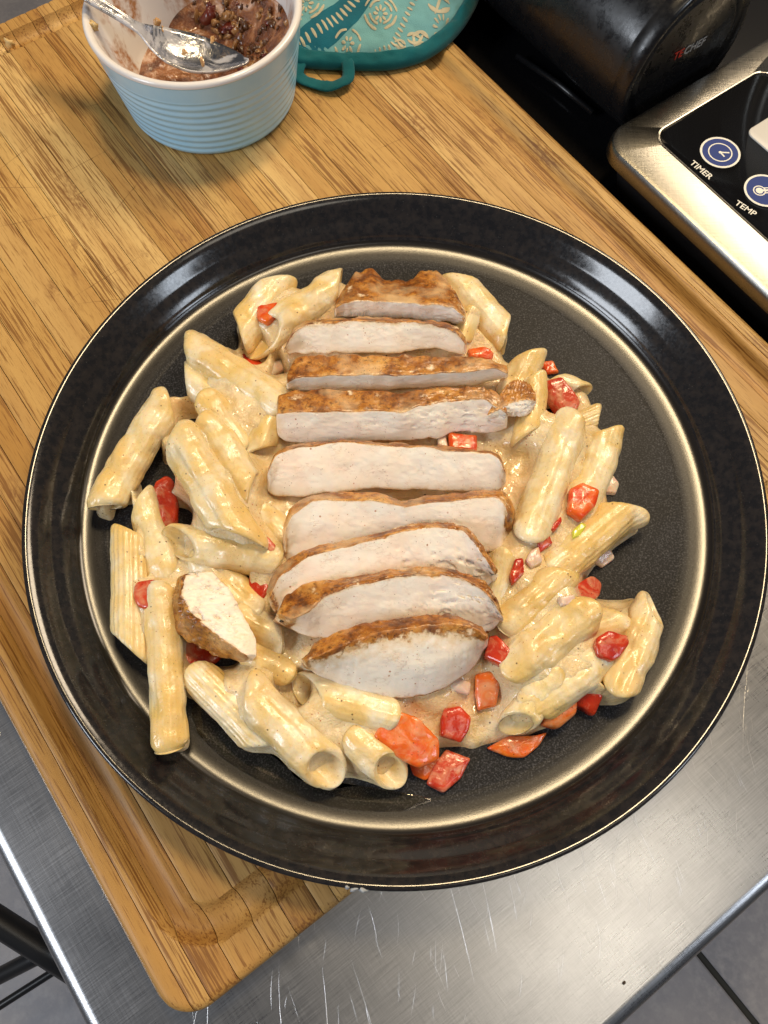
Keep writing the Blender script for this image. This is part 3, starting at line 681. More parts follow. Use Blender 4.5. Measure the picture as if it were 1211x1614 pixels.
def bandpoly(pts, wd):
    pts = np.array(pts, float); T_ = np.gradient(pts, axis=0); T_ /= np.linalg.norm(T_, axis=1)[:, None]; N3 = np.c_[-T_[:, 1], T_[:, 0]]
    out_ = []
    for i in range(len(pts)-1): out_.append([tuple(pts[i]-N3[i]*wd/2), tuple(pts[i+1]-N3[i+1]*wd/2), tuple(pts[i+1]+N3[i+1]*wd/2), tuple(pts[i]+N3[i]*wd/2)])
    return out_
def bandstrip(pts, wd, dz, mat, name):
    pts = np.array(pts, float); pts = cr(np.c_[pts, pts[:, :1]], np.linspace(0, len(pts)-1, 50))[:, :2]
    T_ = np.gradient(pts, axis=0); T_ /= np.linalg.norm(T_, axis=1)[:, None]; N3 = np.c_[-T_[:, 1], T_[:, 0]]
    V = []
    for s_ in np.linspace(-.5, .5, 9):
        w3 = np.array([P(x_, y_, 1.0)[:2] for x_, y_ in pts+N3*wd*s_]); V.append(np.c_[w3, hz(w3)+dz-(.01 if abs(s_) == .5 else 0)])
    return make(name, np.vstack(V), grid_faces(9, len(pts), False), mat, ph)
bandstrip([(460, 72), (495, 55), (530, 32), (560, 5), (585, -30), (600, -70)], 42, .02, dteal, 'dark_scroll')
cp = []
path = cr(np.array([(466, 52, 0), (498, 38, 0), (528, 18, 0), (552, -5, 0), (575, -35, 0)], float), np.linspace(0, 4, 17))
for i, q in enumerate(path[:-1]):
    d = path[i+1]-q; nrm = np.array([-d[1], d[0]])/np.hypot(d[0], d[1])
    if nrm[1] < 0: nrm = -nrm
    cp.append(stroke(q[0]+nrm[0]*1, q[1]+nrm[1]*1, q[0]+nrm[0]*17+3, q[1]+nrm[1]*17, 4.4))
for (fx, fy, r, npt) in ((600, 22, 9, 8), (483, 10, 10, 8), (548, 62, 8, 7), (712, -20, 9, 8)):
    for k in range(npt): cp.append(petal(fx+3*math.cos(k*6.283/npt), fy+3*math.sin(k*6.283/npt), r, 5, k*360/npt))
for (ax, ay, r) in ((600, 20, 27), (600, 20, 19), (548, 60, 22), (483, 8, 30), (483, 8, 22)):
    for a0 in (0, 95, 190, 280): cp.append(arc(ax, ay, r, 3.2, a0+8, a0+78, ry=r*.85))
for (lx, ly, l, a) in ((655, 62, 30, -55), (655, 62, 24, -10), (655, 62, 24, -100), (685, 22, 40, -70), (640, 66, 20, -150)):
    cp.append(arc(lx+l/2*math.cos(math.radians(a)), ly+l/2*math.sin(math.radians(a)), l*.48, 2.8, 0, 170, ry=l*.36)); cp.append(arc(lx+l/2*math.cos(math.radians(a)), ly+l/2*math.sin(math.radians(a)), l*.48, 2.8, 185, 355, ry=l*.36)); cp.append(petal(lx, ly, l*.8, 6, a))
for i in range(13):
    t = i/12; cp.append(stroke(608+t*45, 74-t*85, 617+t*45, 80-t*85, 3.6))
for i in range(9): cp.append(stroke(560+i*7, 84-i*1.5, 556+i*7, 76-i*1.5, 3.2))
for i in range(12): cp.append(petal(700+8*math.cos(i*.52), 34+8*math.sin(i*.52), 10, 4, i*30))
decal(cp, 'floral_print', cream_c, .030)
# loop
K = cr(np.array([(*P(478, 92, .45),), (*P(470, 118, .25),), (*P(500, 133, .22),), (*P(526, 136, .3),), (*P(548, 122, .45),), (*P(548, 98, .5),), (*P(545, 85, .5),)]), np.linspace(0, 6, 50))
T = np.gradient(K, axis=0); T /= np.linalg.norm(T, axis=1)[:, None]; S_ = np.cross(T, [0, 0, 1.]); S_ /= np.linalg.norm(S_, axis=1)[:, None]
pr = [(-.30, -.04), (-.31, .02), (-.2, .07), (0, .05), (.2, .07), (.31, .02), (.30, -.04), (0, -.06)]
V = np.stack([K+S_*a+np.array([0, 0, b]) for a, b in pr], 1).reshape(-1, 3); V[:, 2] = np.maximum(V[:, 2]+.09*fbm(V*1.4, 4, 3), .02)
make('hanging_loop', V, grid_faces(len(K), 8), teal, ph)

# ------------------------------------------------------------------ plate
pt = root('plate', (0, 0, 0), 'large round black stoneware plate with a raised glossy rim, holding chicken and pasta', 'plate')
fz = 1.05
prof_f = [(.01, fz), (6, fz), (10.4, fz+.003), (11.0, fz+.012), (11.3, fz+.033), (11.52, fz+.056), (11.72, fz+.090), (11.86, fz+.132), (11.95, fz+.182), (12.02, fz+.25)]
prof_r = [(12.02, fz+.25), (12.07, fz+.295), (12.12, fz+.36), (12.17, fz+.43), (12.26, fz+.53), (12.42, fz+.68), (12.60, fz+.83), (12.70, fz+.92), (12.78, fz+1.02), (12.90, fz+1.17), (13.04, fz+1.33), (13.16, fz+1.44), (13.27, fz+1.51), (13.36, fz+1.55), (13.44, fz+1.55), (13.50, fz+1.50), (13.52, fz+1.42), (13.48, fz+1.28), (13.2, fz+.9), (12.7, fz+.35), (11.8, .75), (10.2, .62), (9.6, .55), (9.5, .0), (9.1, 0), (9.0, .5), (.01, .5)]
def dens(p, m=3):
    p = np.array(p); K_ = np.c_[p, p[:, :1]*0]; return cr(K_, np.linspace(0, len(p)-1, (len(p)-1)*m+1))[:, :2]
V, F = lathe(dens(prof_f, 4), (0, 0, 0), 240); make('plate_floor', V, F, PFLOOR, pt)
V, F = lathe(dens(prof_r, 2), (0, 0, 0), 240); make('plate_rim', V, F, PRIM, pt)
prt = []
for x_, y_, s_ in ((548, 1398, .10), (560, 1400, .13), (572, 1401, .12), (580, 1399, .08)):
    q = P(x_, y_, fz+1.5); prt.append(blob(q, s_, int(x_), 6))
V, F = join([(v*[1, 1, 1]-[0, 0, .03], f) for v, f in prt]); make('dried_splash', V, F, plain('pale_splash', (.38, .40, .42), .5), pt)
film = NT('oil_film'); film.P(Base_Color=(.92, .85, .68), Roughness=.04, Transmission_Weight=1.0, IOR=1.42)
_q = resample([(300, 1118), (330, 1104), (372, 1150), (430, 1192), (500, 1250), (580, 1262), (660, 1252), (690, 1262), (640, 1284), (560, 1290), (480, 1274), (410, 1240), (350, 1200), (312, 1160)], 120, 4)
_w = np.array([P(a, b, fz+.02)[:2] for a, b in _q]); _m = _w.mean(0); _nn = .10*fbm(np.c_[_w*2.0, np.zeros(len(_w))], 71, 3); _d = _w-_m; _w = _w+_d/np.linalg.norm(_d, axis=1)[:, None]*_nn[:, None]
_sh = [(1, .004), (.985, .018), (.95, .028), (.8, .034), (.5, .036), (.25, .036)]
_V = np.vstack([np.c_[_m+(_w-_m)*a, np.full(120, fz+b)] for a, b in _sh]); make('oil_smear', _V, [list(f) for f in grid_faces(6, 120)]+[list(range(600, 720))], film.m, pt)
FL = fz+.02; DZ0 = .42

# ------------------------------------------------------------------ penne
OUT = []; OPEN = []                                                # dense surface samples for the sauce's height map
BV, BF, BO = [], [], 0
def add_bvh(V, F):
    global BO
    BV.append(V); BF.extend((np.asarray(F)+BO).tolist()); BO += len(V)
def penne(a, b, wpx, za, zb, pa, pb, label, bend=0, amp=(.75, .75), ridge=.006, squash=.92, seed=0, lump=.10, fold=0, thick=.24, taper=.13):
    A_, B_ = P(*a, za+DZ0), P(*b, zb+DZ0); d = B_-A_; Lg = np.linalg.norm(d); d /= Lg
    s = np.cross(d, [0, 0, 1.]); s /= np.linalg.norm(s); n = np.cross(s, d)
    r = pxlen(wpx*.95, (A_+B_)/2)/2
    pa, pb = math.radians(pa), math.radians(pb); nth = 96
    uo = np.linspace(0, 1, 56); prof = [(u, 1.0) for u in uo]
    e = .16*r/Lg
    inn = 1-thick
    prof[0] = (e*.35, .985); prof[-1] = (1-e*.35, .985)
    prof += [(1-e*.05, .95), (1, .88), (1, inn+.06), (1-e*.08, inn+.015), (1-e*.5, inn)]+[(u, inn) for u in np.linspace(1-e*1.5, e*1.5, 12)]+[(e*.6, inn), (e*.1, inn+.03), (0, inn+.10), (0, .90), (e*.05, .95)]
    prof = np.array(prof); U_ = prof[:, :1]; R_ = prof[:, 1:2]
    th = np.linspace(0, 2*np.pi, nth, endpoint=False)[None, :]
    axl = (1-U_)*(-amp[0]*r*np.cos(th-pa))+U_*(Lg+amp[1]*r*np.cos(th-pb))
    uu = np.clip(axl/Lg, -.2, 1.2)
    rad = r*R_*(1+0*th)
    de = np.minimum(U_, 1-U_)*Lg/r
    rad = rad*(1-taper*np.exp(-(de/.16)**1.3)*(R_ > .85))
    rad = rad*(1+ridge*np.cos(20*th)*(R_ > .9))
    if fold: rad = rad*(1-fold*np.exp(-((np.angle(np.exp(1j*(th-math.radians(90)))))/.33)**2))
    q_ = np.random.RandomState(seed+100); fa, fd = math.radians(q_.uniform(50, 135)), q_.uniform(.02, .13)
    rad = rad*(1-fd*np.exp(-((np.angle(np.exp(1j*(th-fa))))/.24)**2)*np.clip(1.3*np.sin(np.pi*np.clip(uu*q_.uniform(.7, 1.2), 0, 1)), 0, 1))
    cs, sn = rad*np.cos(th), rad*np.sin(th)*squash
    bd_ = bend*r*(4*uu*(1-uu))
    V = A_+axl[..., None]*d+(cs+bd_)[..., None]*s+sn[..., None]*n
    V = V.reshape(-1, 3)
    rd = (np.cos(th)[..., None]*s+np.sin(th)[..., None]*n)*np.ones_like(U_)[..., None]; rd = rd.reshape(-1, 3)
    k = seed*5.7
    w1 = lump*1.15*r*fbm(V*np.array([1.1, 1.1, 1.1])+k, seed, 2)+.018*r*fbm(V*3.2+k, seed+3, 3)
    ml = np.clip(fbm(V*.8+k+9, seed+5, 2)-.25, 0, 1)*.16*r
    wt = (np.repeat(R_.ravel(), nth) > .93)
    V = V+rd*(np.where(wt, w1+ml, w1*.6))[:, None]
    V[:, 2] = np.maximum(V[:, 2], FL+.012*np.abs(rd[:, 2]))
    F = grid_faces(len(prof)+1, nth); F = F % (len(prof)*nth)
    o = make('penne', V, F, PASTA); tag(o, label, 'pasta', 'penne on the plate')
    OUT.append(V[:56*nth])
    if 200 < math.degrees(pa) < 340: OPEN.append((A_-d*r*.75, r*.95, A_[2]-r*.9))
    if 200 < math.degrees(pb) < 340: OPEN.append((B_+d*r*.75, r*.95, B_[2]-r*.9)); add_bvh(V, F); return o
L1, L2, L3 = 1.45, 2.15, 2.75
pid = 0
PENNE = [
 ((436, 448), (380, 528), 62, 1.5, 1.4, 180, 180, 'penne furthest up the plate on the left, tip pointing up beside the orange pepper', dict(lump=.07)),
 ((412, 532), (536, 452), 62, 1.7, 2.0, 270, 170, 'penne with an open round end leaning against the left end of the topmost chicken slices', dict(amp=(1.15, .7))),
 ((722, 446), (792, 530), 60, 1.5, 1.45, 10, 20, 'smooth yellow penne at the upper right beyond the chicken, pointing at the back rim', dict(lump=.04)),
 ((741, 498), (722, 548), 34, 2.0, 1.8, 90, 0, 'small curled penne end peeking out at the right of the second chicken slice'),
 ((836, 560), (806, 625), 52, 1.6, 1.5, 180, 0, 'short penne with a horn shaped tip pointing up right of the third chicken slice', dict(lump=.06)),
 ((840, 603), (832, 690), 54, 2.2, 2.0, 150, 0, 'penne with a sharp lower tip hanging beside the small chicken end piece'),
 ((868, 603), (916, 619), 44, 1.35, 1.3, 0, 200, 'half hidden penne behind the sauced red pepper at the right'),
 ((905, 672), (943, 656), 38, 1.4, 1.35, 90, 180, 'short glossy ridged penne end between the red pepper and the two long penne', dict(ridge=.03)),
 ((897, 672), (836, 842), 64, 2.2, 2.2, 60, 80, 'long fat sauce coated penne lying steeply to the right of the chicken slices', dict(lump=.08)),
 ((954, 684), (910, 800), 62, 1.6, 1.8, 180, 90, 'long penne at the right edge just above the orange red pepper chunk', dict(bend=-.12)),
 ((982, 806), (880, 892), 70, 1.5, 1.6, 170, 90, 'thick penne with a pointed tip sticking out furthest towards the right rim', dict(ridge=.011)),
 ((888, 902), (800, 985), 62, 2.3, 2.0, 170, 90, 'yellow penne with a rounded end lying diagonally right of the lower chicken slices', dict(lump=.05, taper=.3, amp=(.5, .6))),
 ((797, 880), (780, 955), 42, 2.3, 2.0, 60, 90, 'thin curled penne end tucked against the torn right end of a chicken slice'),
 ((1030, 958), (976, 1080), 64, 1.7, 1.6, 320, 80, 'creased penne at the far right with a small red pepper cube against it', dict(fold=.20, thick=.45)),
 ((978, 978), (850, 1008), 62, 1.5, 1.7, 170, 90, 'sauce covered penne lying level to the left of the creased one'),
 ((915, 968), (812, 1052), 74, 2.25, 2.1, 100, 90, 'broad cheesy penne lying diagonally beside the bright red pepper wedge', dict(lump=.13)),
 ((935, 1040), (838, 1110), 72, 1.6, 1.7, 90, 80, 'penne buried in sauce behind the two red pepper pieces at the lower right', dict(lump=.14)),
 ((868, 1068), (812, 1142), 60, 1.9, 1.7, 90, 300, 'sauce covered penne with a dark open end above the flat orange pepper', dict(lump=.12)),
 ((302, 552), (440, 640), 66, 1.75, 2.1, 160, 90, 'uppermost broad penne at the left, its open end facing the plate rim', dict(lump=.10)),
 ((296, 596), (420, 672), 58, 1.5, 1.6, 180, 90, 'penne lying right below the uppermost broad one at the left'),
 ((330, 636), (374, 702), 52, 2.5, 2.2, 100, 90, 'short penne end with a dented mouth among the left pile'),
 ((440, 632), (402, 715), 60, 2.1, 2.0, 90, 10, 'flattened pasta sheet piece with a pointed lower end beside the fourth chicken slice', dict(squash=.6)),
 ((262, 640), (166, 800), 62, 1.6, 1.5, 40, 20, 'long penne at the outer left with an open upper end, leaning towards the rim', dict(bend=.15, amp=(.8, .45), taper=.2)),
 ((284, 690), (378, 850), 74, 2.9, 2.75, 150, 180, 'big cream coated penne lying on top of the left pile', dict(lump=.09, amp=(.5, 1.0))),
 ((330, 676), (398, 778), 62, 2.55, 2.4, 120, 0, 'penne lying side by side with the big cream coated one, nearer to the chicken'),
 ((280, 856), (430, 880), 64, 2.1, 1.9, 230, 90, 'penne with a wide slit opening facing left, lying crosswise under the big one', dict(amp=(1.1, .6))),
 ((396, 800), (470, 866), 60, 1.6, 1.7, 90, 90, 'penne half buried in sauce at the left end of the sixth chicken slice'),
 ((205, 838), (207, 1024), 62, 1.5, 1.5, 0, 180, 'straight ridged penne at the far left, lying parallel to the plate rim', dict(ridge=.028, lump=.035, amp=(.5, .85))),
 ((222, 788), (258, 900), 54, 1.5, 1.5, 180, 90, 'slim collapsed penne left of the tall red pepper piece', dict(squash=.6)),
 ((250, 930), (267, 1180), 60, 1.75, 1.55, 90, 90, 'longest penne, standing out straight down at the lower left of the pile', dict(bend=-.12, lump=.11, amp=(.4, .3), taper=.32)),
 ((322, 886), (398, 962), 58, 1.6, 1.6, 90, 90, 'penne behind the loose chicken wedge'),
 ((385, 975), (440, 1004), 56, 1.7, 1.6, 90, 30, 'short penne poking out right of the loose chicken wedge'),
 ((318, 1068), (420, 1172), 64, 1.5, 1.45, 90, 160, 'glossy ridged penne beneath the lower left pile, beside the longest one', dict(ridge=.020, lump=.05)),
 ((392, 1092), (516, 1214), 74, 2.1, 1.85, 170, 270, 'large front penne with an open round end facing the near rim', dict(lump=.10, amp=(.6, .85), thick=.36)),
 ((482, 1090), (615, 1128), 66, 1.9, 1.8, 235, 90, 'penne with a wide oval opening just below the last chicken slice', dict(lump=.07, amp=(.9, .5))),
 ((558, 1160), (618, 1218), 64, 1.6, 1.6, 90, 270, 'short front penne with a round open end left of the orange peppers', dict(lump=.06, amp=(.4, .85), thick=.34)),
 ((395, 1030), (452, 1062), 50, 1.5, 1.5, 90, 90, 'translucent penne fragment in the sauce left of the last chicken slice'),
]
for i, q in enumerate(PENNE):
    kw = q[8] if len(q) > 8 else {}
    penne(*q[:8], seed=i+1, **kw)

# ------------------------------------------------------------------ cheese sauce: height map that fills the gaps of the pile
GS = .055; X0g, X1g, Y0g, Y1g = -12.5, 12.5, -12, 12
nx, ny = int((X1g-X0g)/GS), int((Y1g-Y0g)/GS)
H = np.full((nx, ny), 0.)
def splat(Q):
    i = ((Q[:, 0]-X0g)/GS).astype(int); j = ((Q[:, 1]-Y0g)/GS).astype(int); ok = (i >= 0) & (i < nx) & (j >= 0) & (j < ny)
    np.maximum.at(H, (i[ok], j[ok]), Q[ok, 2])
for Q in OUT:
    splat(Q)
    for sh in ((GS*.6, 0), (0, GS*.6), (-GS*.6, 0), (0, -GS*.6)): splat(Q+np.array([sh[0], sh[1], 0]))
gx = X0g+(np.arange(nx)+.5)*GS; gy = Y0g+(np.arange(ny)+.5)*GS; GX, GY = np.meshgrid(gx, gy, indexing='ij')
def inpoly(px, z):
    pts_ = np.array([P(a, b, z)[:2] for a, b in px]); ins = np.zeros(GX.shape, bool); n_ = len(pts_)
    for k in range(n_):
        x1_, y1_ = pts_[k]; x2_, y2_ = pts_[(k+1) % n_]
        c_ = ((y1_ > GY) != (y2_ > GY)) & (GX < (x2_-x1_)*(GY-y1_)/(y2_-y1_+1e-12)+x1_); ins ^= c_
    return ins
bed = inpoly([(470, 520), (560, 450), (720, 450), (760, 520), (800, 600), (800, 700), (800, 860), (770, 960), (760, 1050), (700, 1120), (560, 1110), (470, 1060), (430, 960), (420, 860), (420, 760), (430, 650)], 1.5)
H = np.where(bed, np.maximum(H, 2.35), H)
sausy = inpoly([(770, 940), (1000, 940), (985, 1060), (900, 1130), (830, 1165), (740, 1190), (700, 1170), (668, 1196), (610, 1160), (620, 1110), (690, 1060), (760, 1030)], 1.2)
H = np.where(sausy, np.maximum(H, 1.75), H)
s3 = inpoly([(430, 700), (290, 560), (330, 540), (460, 610)], 1.5); H = np.where(s3, np.maximum(H, 1.95), H)
def gauss(Z, s):
    k = int(3*s/GS); x_ = np.arange(-k, k+1)*GS; g = np.exp(-x_**2/(2*s*s)); g /= g.sum()
    Z = np.apply_along_axis(lambda v: np.convolve(np.pad(v, k, mode='edge'), g, 'valid'), 0, Z)
    return np.apply_along_axis(lambda v: np.convolve(np.pad(v, k, mode='edge'), g, 'valid'), 1, Z)
def morph(Z, k, op):
    for ax in (0, 1):
        R_ = Z.copy()
        for s_ in range(-k, k+1): R_ = op(R_, np.roll(Z, s_, ax))
        Z = R_
    return Z
Cl = morph(morph(H, 7, np.maximum), 7, np.minimum)
Sf = gauss(Cl, .17)*.6+gauss(Cl, .42)*.4-.20
pn = np.c_[GX.ravel(), GY.ravel(), np.zeros(GX.size)]
Sf += (.16*fbm(pn*.75, 21, 3)+.05*fbm(pn*3.2, 31, 3)).reshape(GX.shape)
# gaps of the pile through which the plate shows
for px, z in (([(345, 590), (300, 610), (290, 640), (330, 640)], 1), ([(215, 790), (180, 800), (175, 830), (225, 860)], 1), ([(205, 720), (260, 700), (262, 780), (230, 800)], 1), ([(365, 895), (400, 905), (395, 950), (378, 930)], 1), ([(738, 505), (800, 570), (770, 560), (735, 530)], 1), ([(935, 1050), (960, 1040), (948, 1090), (925, 1075)], 1), ([(410, 1015), (440, 1010), (435, 1030)], 1), ([(285, 1090), (330, 1110), (390, 1190), (300, 1180)], 1), ([(232, 900), (248, 900), (245, 930)], 1), ([(440, 560), (455, 600), (430, 600)], 1.2)):
    Sf = np.where(gauss(inpoly(px, z).astype(float), .08) > .4, np.minimum(Sf, FL-.1), Sf)
for c_, r_o, z_o in OPEN:
    m_ = np.hypot(GX-c_[0], GY-c_[1]); Sf = np.minimum(Sf, z_o+np.clip((m_-r_o)/.25, 0, 1)*3+np.where(m_ > r_o+.25, 9, 0))
Sf = np.where(Sf > FL+.02, Sf, FL-.12)
Sf = gauss(Sf, .07)
vi = np.arange(nx*ny).reshape(nx, ny); kp = Sf > FL-.06
qk = kp[:-1, :-1] | kp[1:, :-1] | kp[1:, 1:] | kp[:-1, 1:]
Q4 = np.stack([vi[:-1, :-1], vi[1:, :-1], vi[1:, 1:], vi[:-1, 1:]], -1)[qk]
used, inv = np.unique(Q4, return_inverse=True); Q4 = inv.reshape(-1, 4)
SV = np.stack([GX, GY, Sf], -1).reshape(-1, 3)[used]
o = make('cheese_sauce', SV, Q4, SAUCE); tag(o, 'pale orange cheese sauce pooled between the penne, under the chicken and over the plate', 'sauce')
add_bvh(SV, Q4)
BV_all = np.concatenate(BV)
bvh = BVHTree.FromPolygons([Vector(v) for v in BV_all.tolist()], BF)
def hit(px, py, default=FL):
    d = Vector(ray(px, py).tolist()).normalized(); h = bvh.ray_cast(Vector(CAM.tolist()), d)
    return max(h[0].z, FL) if h[0] is not None else default

# ------------------------------------------------------------------ pepper pieces
def chunk(poly, mat, label, name='pepper_piece', cat='red pepper', group='pepper pieces in the pasta', rise=.2, th=.55, zfix=None, seed=0, smooth=3, conf=.35, dome=.10):
    q = resample(poly, 56, smooth); c0 = q.mean(0)
    hs = np.array([hit(*(c0+(p-c0)*.7)) for p in q[::7]]+[hit(*c0)]); zb = np.median(hs) if zfix is None else zfix
    A_ = np.c_[np.array([*(c0+(q[::7]-c0)*.7)]), np.ones(8)]
    sl = np.linalg.lstsq(A_, hs[:8], rcond=None)[0] if zfix is None else np.zeros(3)
    def top(p, dz=0):
        z = zb+rise-.08+conf*float((p-c0) @ sl[:2]) if zfix is None else zfix
        return P(p[0], p[1], max(z, FL+.15))+[0, 0, dz]
    rings = []
    for s_, dz in ((.02, dome*.6), (.35, dome*.6), (.65, dome*.5), (.86, dome*.38), (.95, .0), (.99, -.05), (1.0, -.14)):
        rings.append(np.array([top(c0+(p-c0)*s_) for p in q])+[0, 0, dz])
    base = rings[-1]; cc = base.mean(0)
    for s_, dz in ((1.0, -th*.5), (.98, -th*.9), (.88, -th)):
        rings.append((base-cc)*[s_, s_, 1]+cc+[0, 0, dz+.14])
    V = np.vstack(rings); V = V+(.035*fbm(V*2.2+seed, seed, 3))[:, None]*np.array([.6, .6, 1]); V[:, 2] = np.maximum(V[:, 2], FL)
    k = 56; F = [list(f) for f in grid_faces(len(rings), k)]+[list(range(k))[::-1], list(range((len(rings)-1)*k, len(rings)*k))]
    o = make(name, V, F, mat); tag(o, label, cat, group); return o
PEP = [
 ([(405, 482), (450, 474), (446, 490), (420, 508), (404, 500)], ORANGE, 'orange red pepper piece caught between the two uppermost left penne', {}),
 ([(378, 553), (402, 556), (418, 578), (408, 590), (388, 574)], RED, 'small dark red pepper sliver left of the second chicken slice', dict(rise=.1)),
 ([(244, 758), (262, 748), (274, 756), (278, 790), (276, 826), (256, 838), (232, 830), (236, 792)], RED, 'tall red pepper piece standing in the left pile against the big cream coated penne', dict(rise=.3)),
 ([(408, 838), (424, 846), (444, 868), (440, 878), (424, 868), (408, 852)], REDS, 'thin red pepper strip at the left end of the sixth chicken slice', dict(rise=.12, smooth=1)),
 ([(212, 918), (240, 912), (266, 924), (262, 940), (240, 944), (236, 962), (216, 955), (209, 940)], REDS, 'pinkish red pepper piece lying on the straight ridged penne at the far left', dict(rise=.16)),
 ([(392, 905), (420, 902), (424, 930), (408, 962), (392, 960)], RED, 'dark red pepper piece in shade left of the seventh chicken slice', dict(rise=.05)),
 ([(276, 1016), (300, 1008), (342, 1024), (350, 1036), (332, 1050), (280, 1052)], REDS, 'red pepper piece tucked under the loose chicken wedge', dict(rise=.3, th=.4)),
 ([(860, 600), (884, 593), (900, 612), (916, 634), (906, 650), (884, 652), (866, 628)], REDS, 'sauced red pepper cube at the upper right beside the horn shaped penne', dict(rise=.5, smooth=1)),
 ([(853, 570), (872, 568), (882, 586), (862, 588)], ORANGE, 'small orange pepper corner peeking out behind the upper right penne', dict(rise=.2)),
 ([(706, 680), (752, 686), (752, 712), (708, 708)], ORANGE, 'orange red pepper piece between the fourth and fifth chicken slices', dict(rise=.5, smooth=1)),
 ([(738, 548), (762, 546), (780, 556), (776, 566), (740, 562)], ORANGE, 'flat orange pepper sliver at the right end of the third chicken slice', dict(rise=.35)),
 ([(898, 770), (920, 758), (946, 772), (940, 796), (918, 818), (896, 806)], ORANGE, 'glossy orange red pepper cube on the right hand pile', dict(rise=.5, smooth=1)),
 ([(872, 826), (884, 814), (886, 822), (876, 836), (866, 838)], RED, 'tiny red pepper tip between two long penne on the right', dict(rise=.25)),
 ([(812, 880), (826, 878), (828, 902), (808, 922), (804, 905)], RED, 'dark red pepper piece in the gap right of the seventh chicken slice', dict(rise=.25)),
 ([(846, 852), (866, 842), (872, 856), (850, 872)], RED, 'deep red pepper bit half hidden under the long fat penne on the right', dict(rise=.18)),
 ([(910, 920), (936, 905), (950, 918), (947, 938), (925, 952), (886, 950), (884, 940)], REDS, 'rounded red pepper piece dusted with seasoning above the creased penne', dict(rise=.35, smooth=3)),
 ([(942, 1004), (958, 994), (990, 1000), (992, 1014), (980, 1034), (966, 1042), (942, 1034), (938, 1018)], RED, 'glossy bright red pepper cube leaning on the creased penne at the far right', dict(rise=.65, smooth=1)),
 ([(922, 1066), (940, 1072), (950, 1100), (938, 1128), (908, 1112), (912, 1090)], RED, 'red pepper square lying on the plate below the creased penne', dict(rise=.15, smooth=1)),
 ([(772, 1002), (784, 1000), (806, 1026), (812, 1058), (786, 1046), (764, 1034)], RED, 'bright red pepper wedge at the right tip of the last chicken slice', dict(rise=.45, smooth=1)),
 ([(750, 1062), (782, 1054), (788, 1076), (784, 1112), (754, 1120), (750, 1092)], ORANGES, 'sauced orange pepper strip just below the bright red wedge', dict(rise=.45, smooth=1)),
 ([(700, 1116), (724, 1112), (744, 1130), (740, 1150), (728, 1170), (694, 1160), (694, 1134)], RED, 'shiny red pepper cube in the sauce below the last chicken slice', dict(rise=.4, smooth=1)),
 ([(632, 1122), (658, 1130), (692, 1166), (694, 1196), (660, 1212), (622, 1190), (588, 1160), (600, 1142)], ORANGES, 'largest orange red pepper chunk, at the front edge of the pile', dict(rise=.7, th=.9, smooth=1)),
 ([(640, 1190), (690, 1184), (698, 1206), (672, 1230), (652, 1222)], ORANGE, 'orange pepper piece under the largest chunk', dict(rise=.15, smooth=1)),
 ([(704, 1180), (742, 1196), (728, 1226), (700, 1250), (672, 1236), (684, 1206)], REDS, 'pale red sauced pepper piece nearest to the front rim', dict(rise=.35, smooth=1)),
 ([(768, 1178), (800, 1160), (842, 1160), (864, 1154), (850, 1176), (828, 1194), (798, 1192)], ORANGES, 'flat sauced orange pepper strip along the lower right edge of the sauce', dict(rise=.3, smooth=1)),
 ([(862, 1114), (890, 1096), (912, 1104), (908, 1126), (882, 1148), (856, 1144)], ORANGES, 'cream coated orange pepper chunk next to the red square', dict(rise=.35, smooth=2)),
]
for i, (pl, mt_, lb, kw) in enumerate(PEP): chunk(pl, mt_, lb, seed=i*3+1, **kw)
ONI = [
 ([(950, 752), (968, 748), (978, 762), (972, 778), (950, 776)], 'pink translucent onion piece at the right edge beside the orange red cube', dict(rise=.15)),
 ([(940, 868), (956, 850), (970, 880), (950, 894), (938, 886)], 'clear glassy onion layer sticking out towards the right rim', dict(rise=.15, th=.3)),
 ([(836, 868), (850, 860), (856, 886), (838, 896), (828, 884)], 'whitish onion bit beside the long fat penne', dict(rise=.3)),
 ([(880, 940), (906, 936), (912, 950), (884, 956)], 'tan onion piece left of the seasoned red pepper', dict(rise=.3)),
 ([(690, 684), (704, 684), (706, 706), (690, 702)], 'white onion bit beside the pepper between the chicken slices', dict(rise=.4)),
 ([(418, 572), (446, 566), (452, 580), (430, 592), (416, 588)], 'soft onion piece left of the third chicken slice', dict(rise=.15)),
 ([(700, 1060), (744, 1076), (740, 1096), (712, 1088)], 'pinkish onion piece in the sauce under the last chicken slice', dict(rise=.1)),
]
for i, (pl, lb, kw) in enumerate(ONI): chunk(pl, ONION, lb, name='onion_piece', cat='onion', group='onion pieces in the pasta', seed=90+i, **kw)
chunk([(902, 836), (918, 822), (926, 826), (914, 846), (902, 850)], plain('yellow_green_pepper', (.62, .60, .06), .2, Coat_Weight=.4), 'yellow green pepper bit on the right hand pile under the orange red cube', cat='green pepper', rise=.3, seed=61)

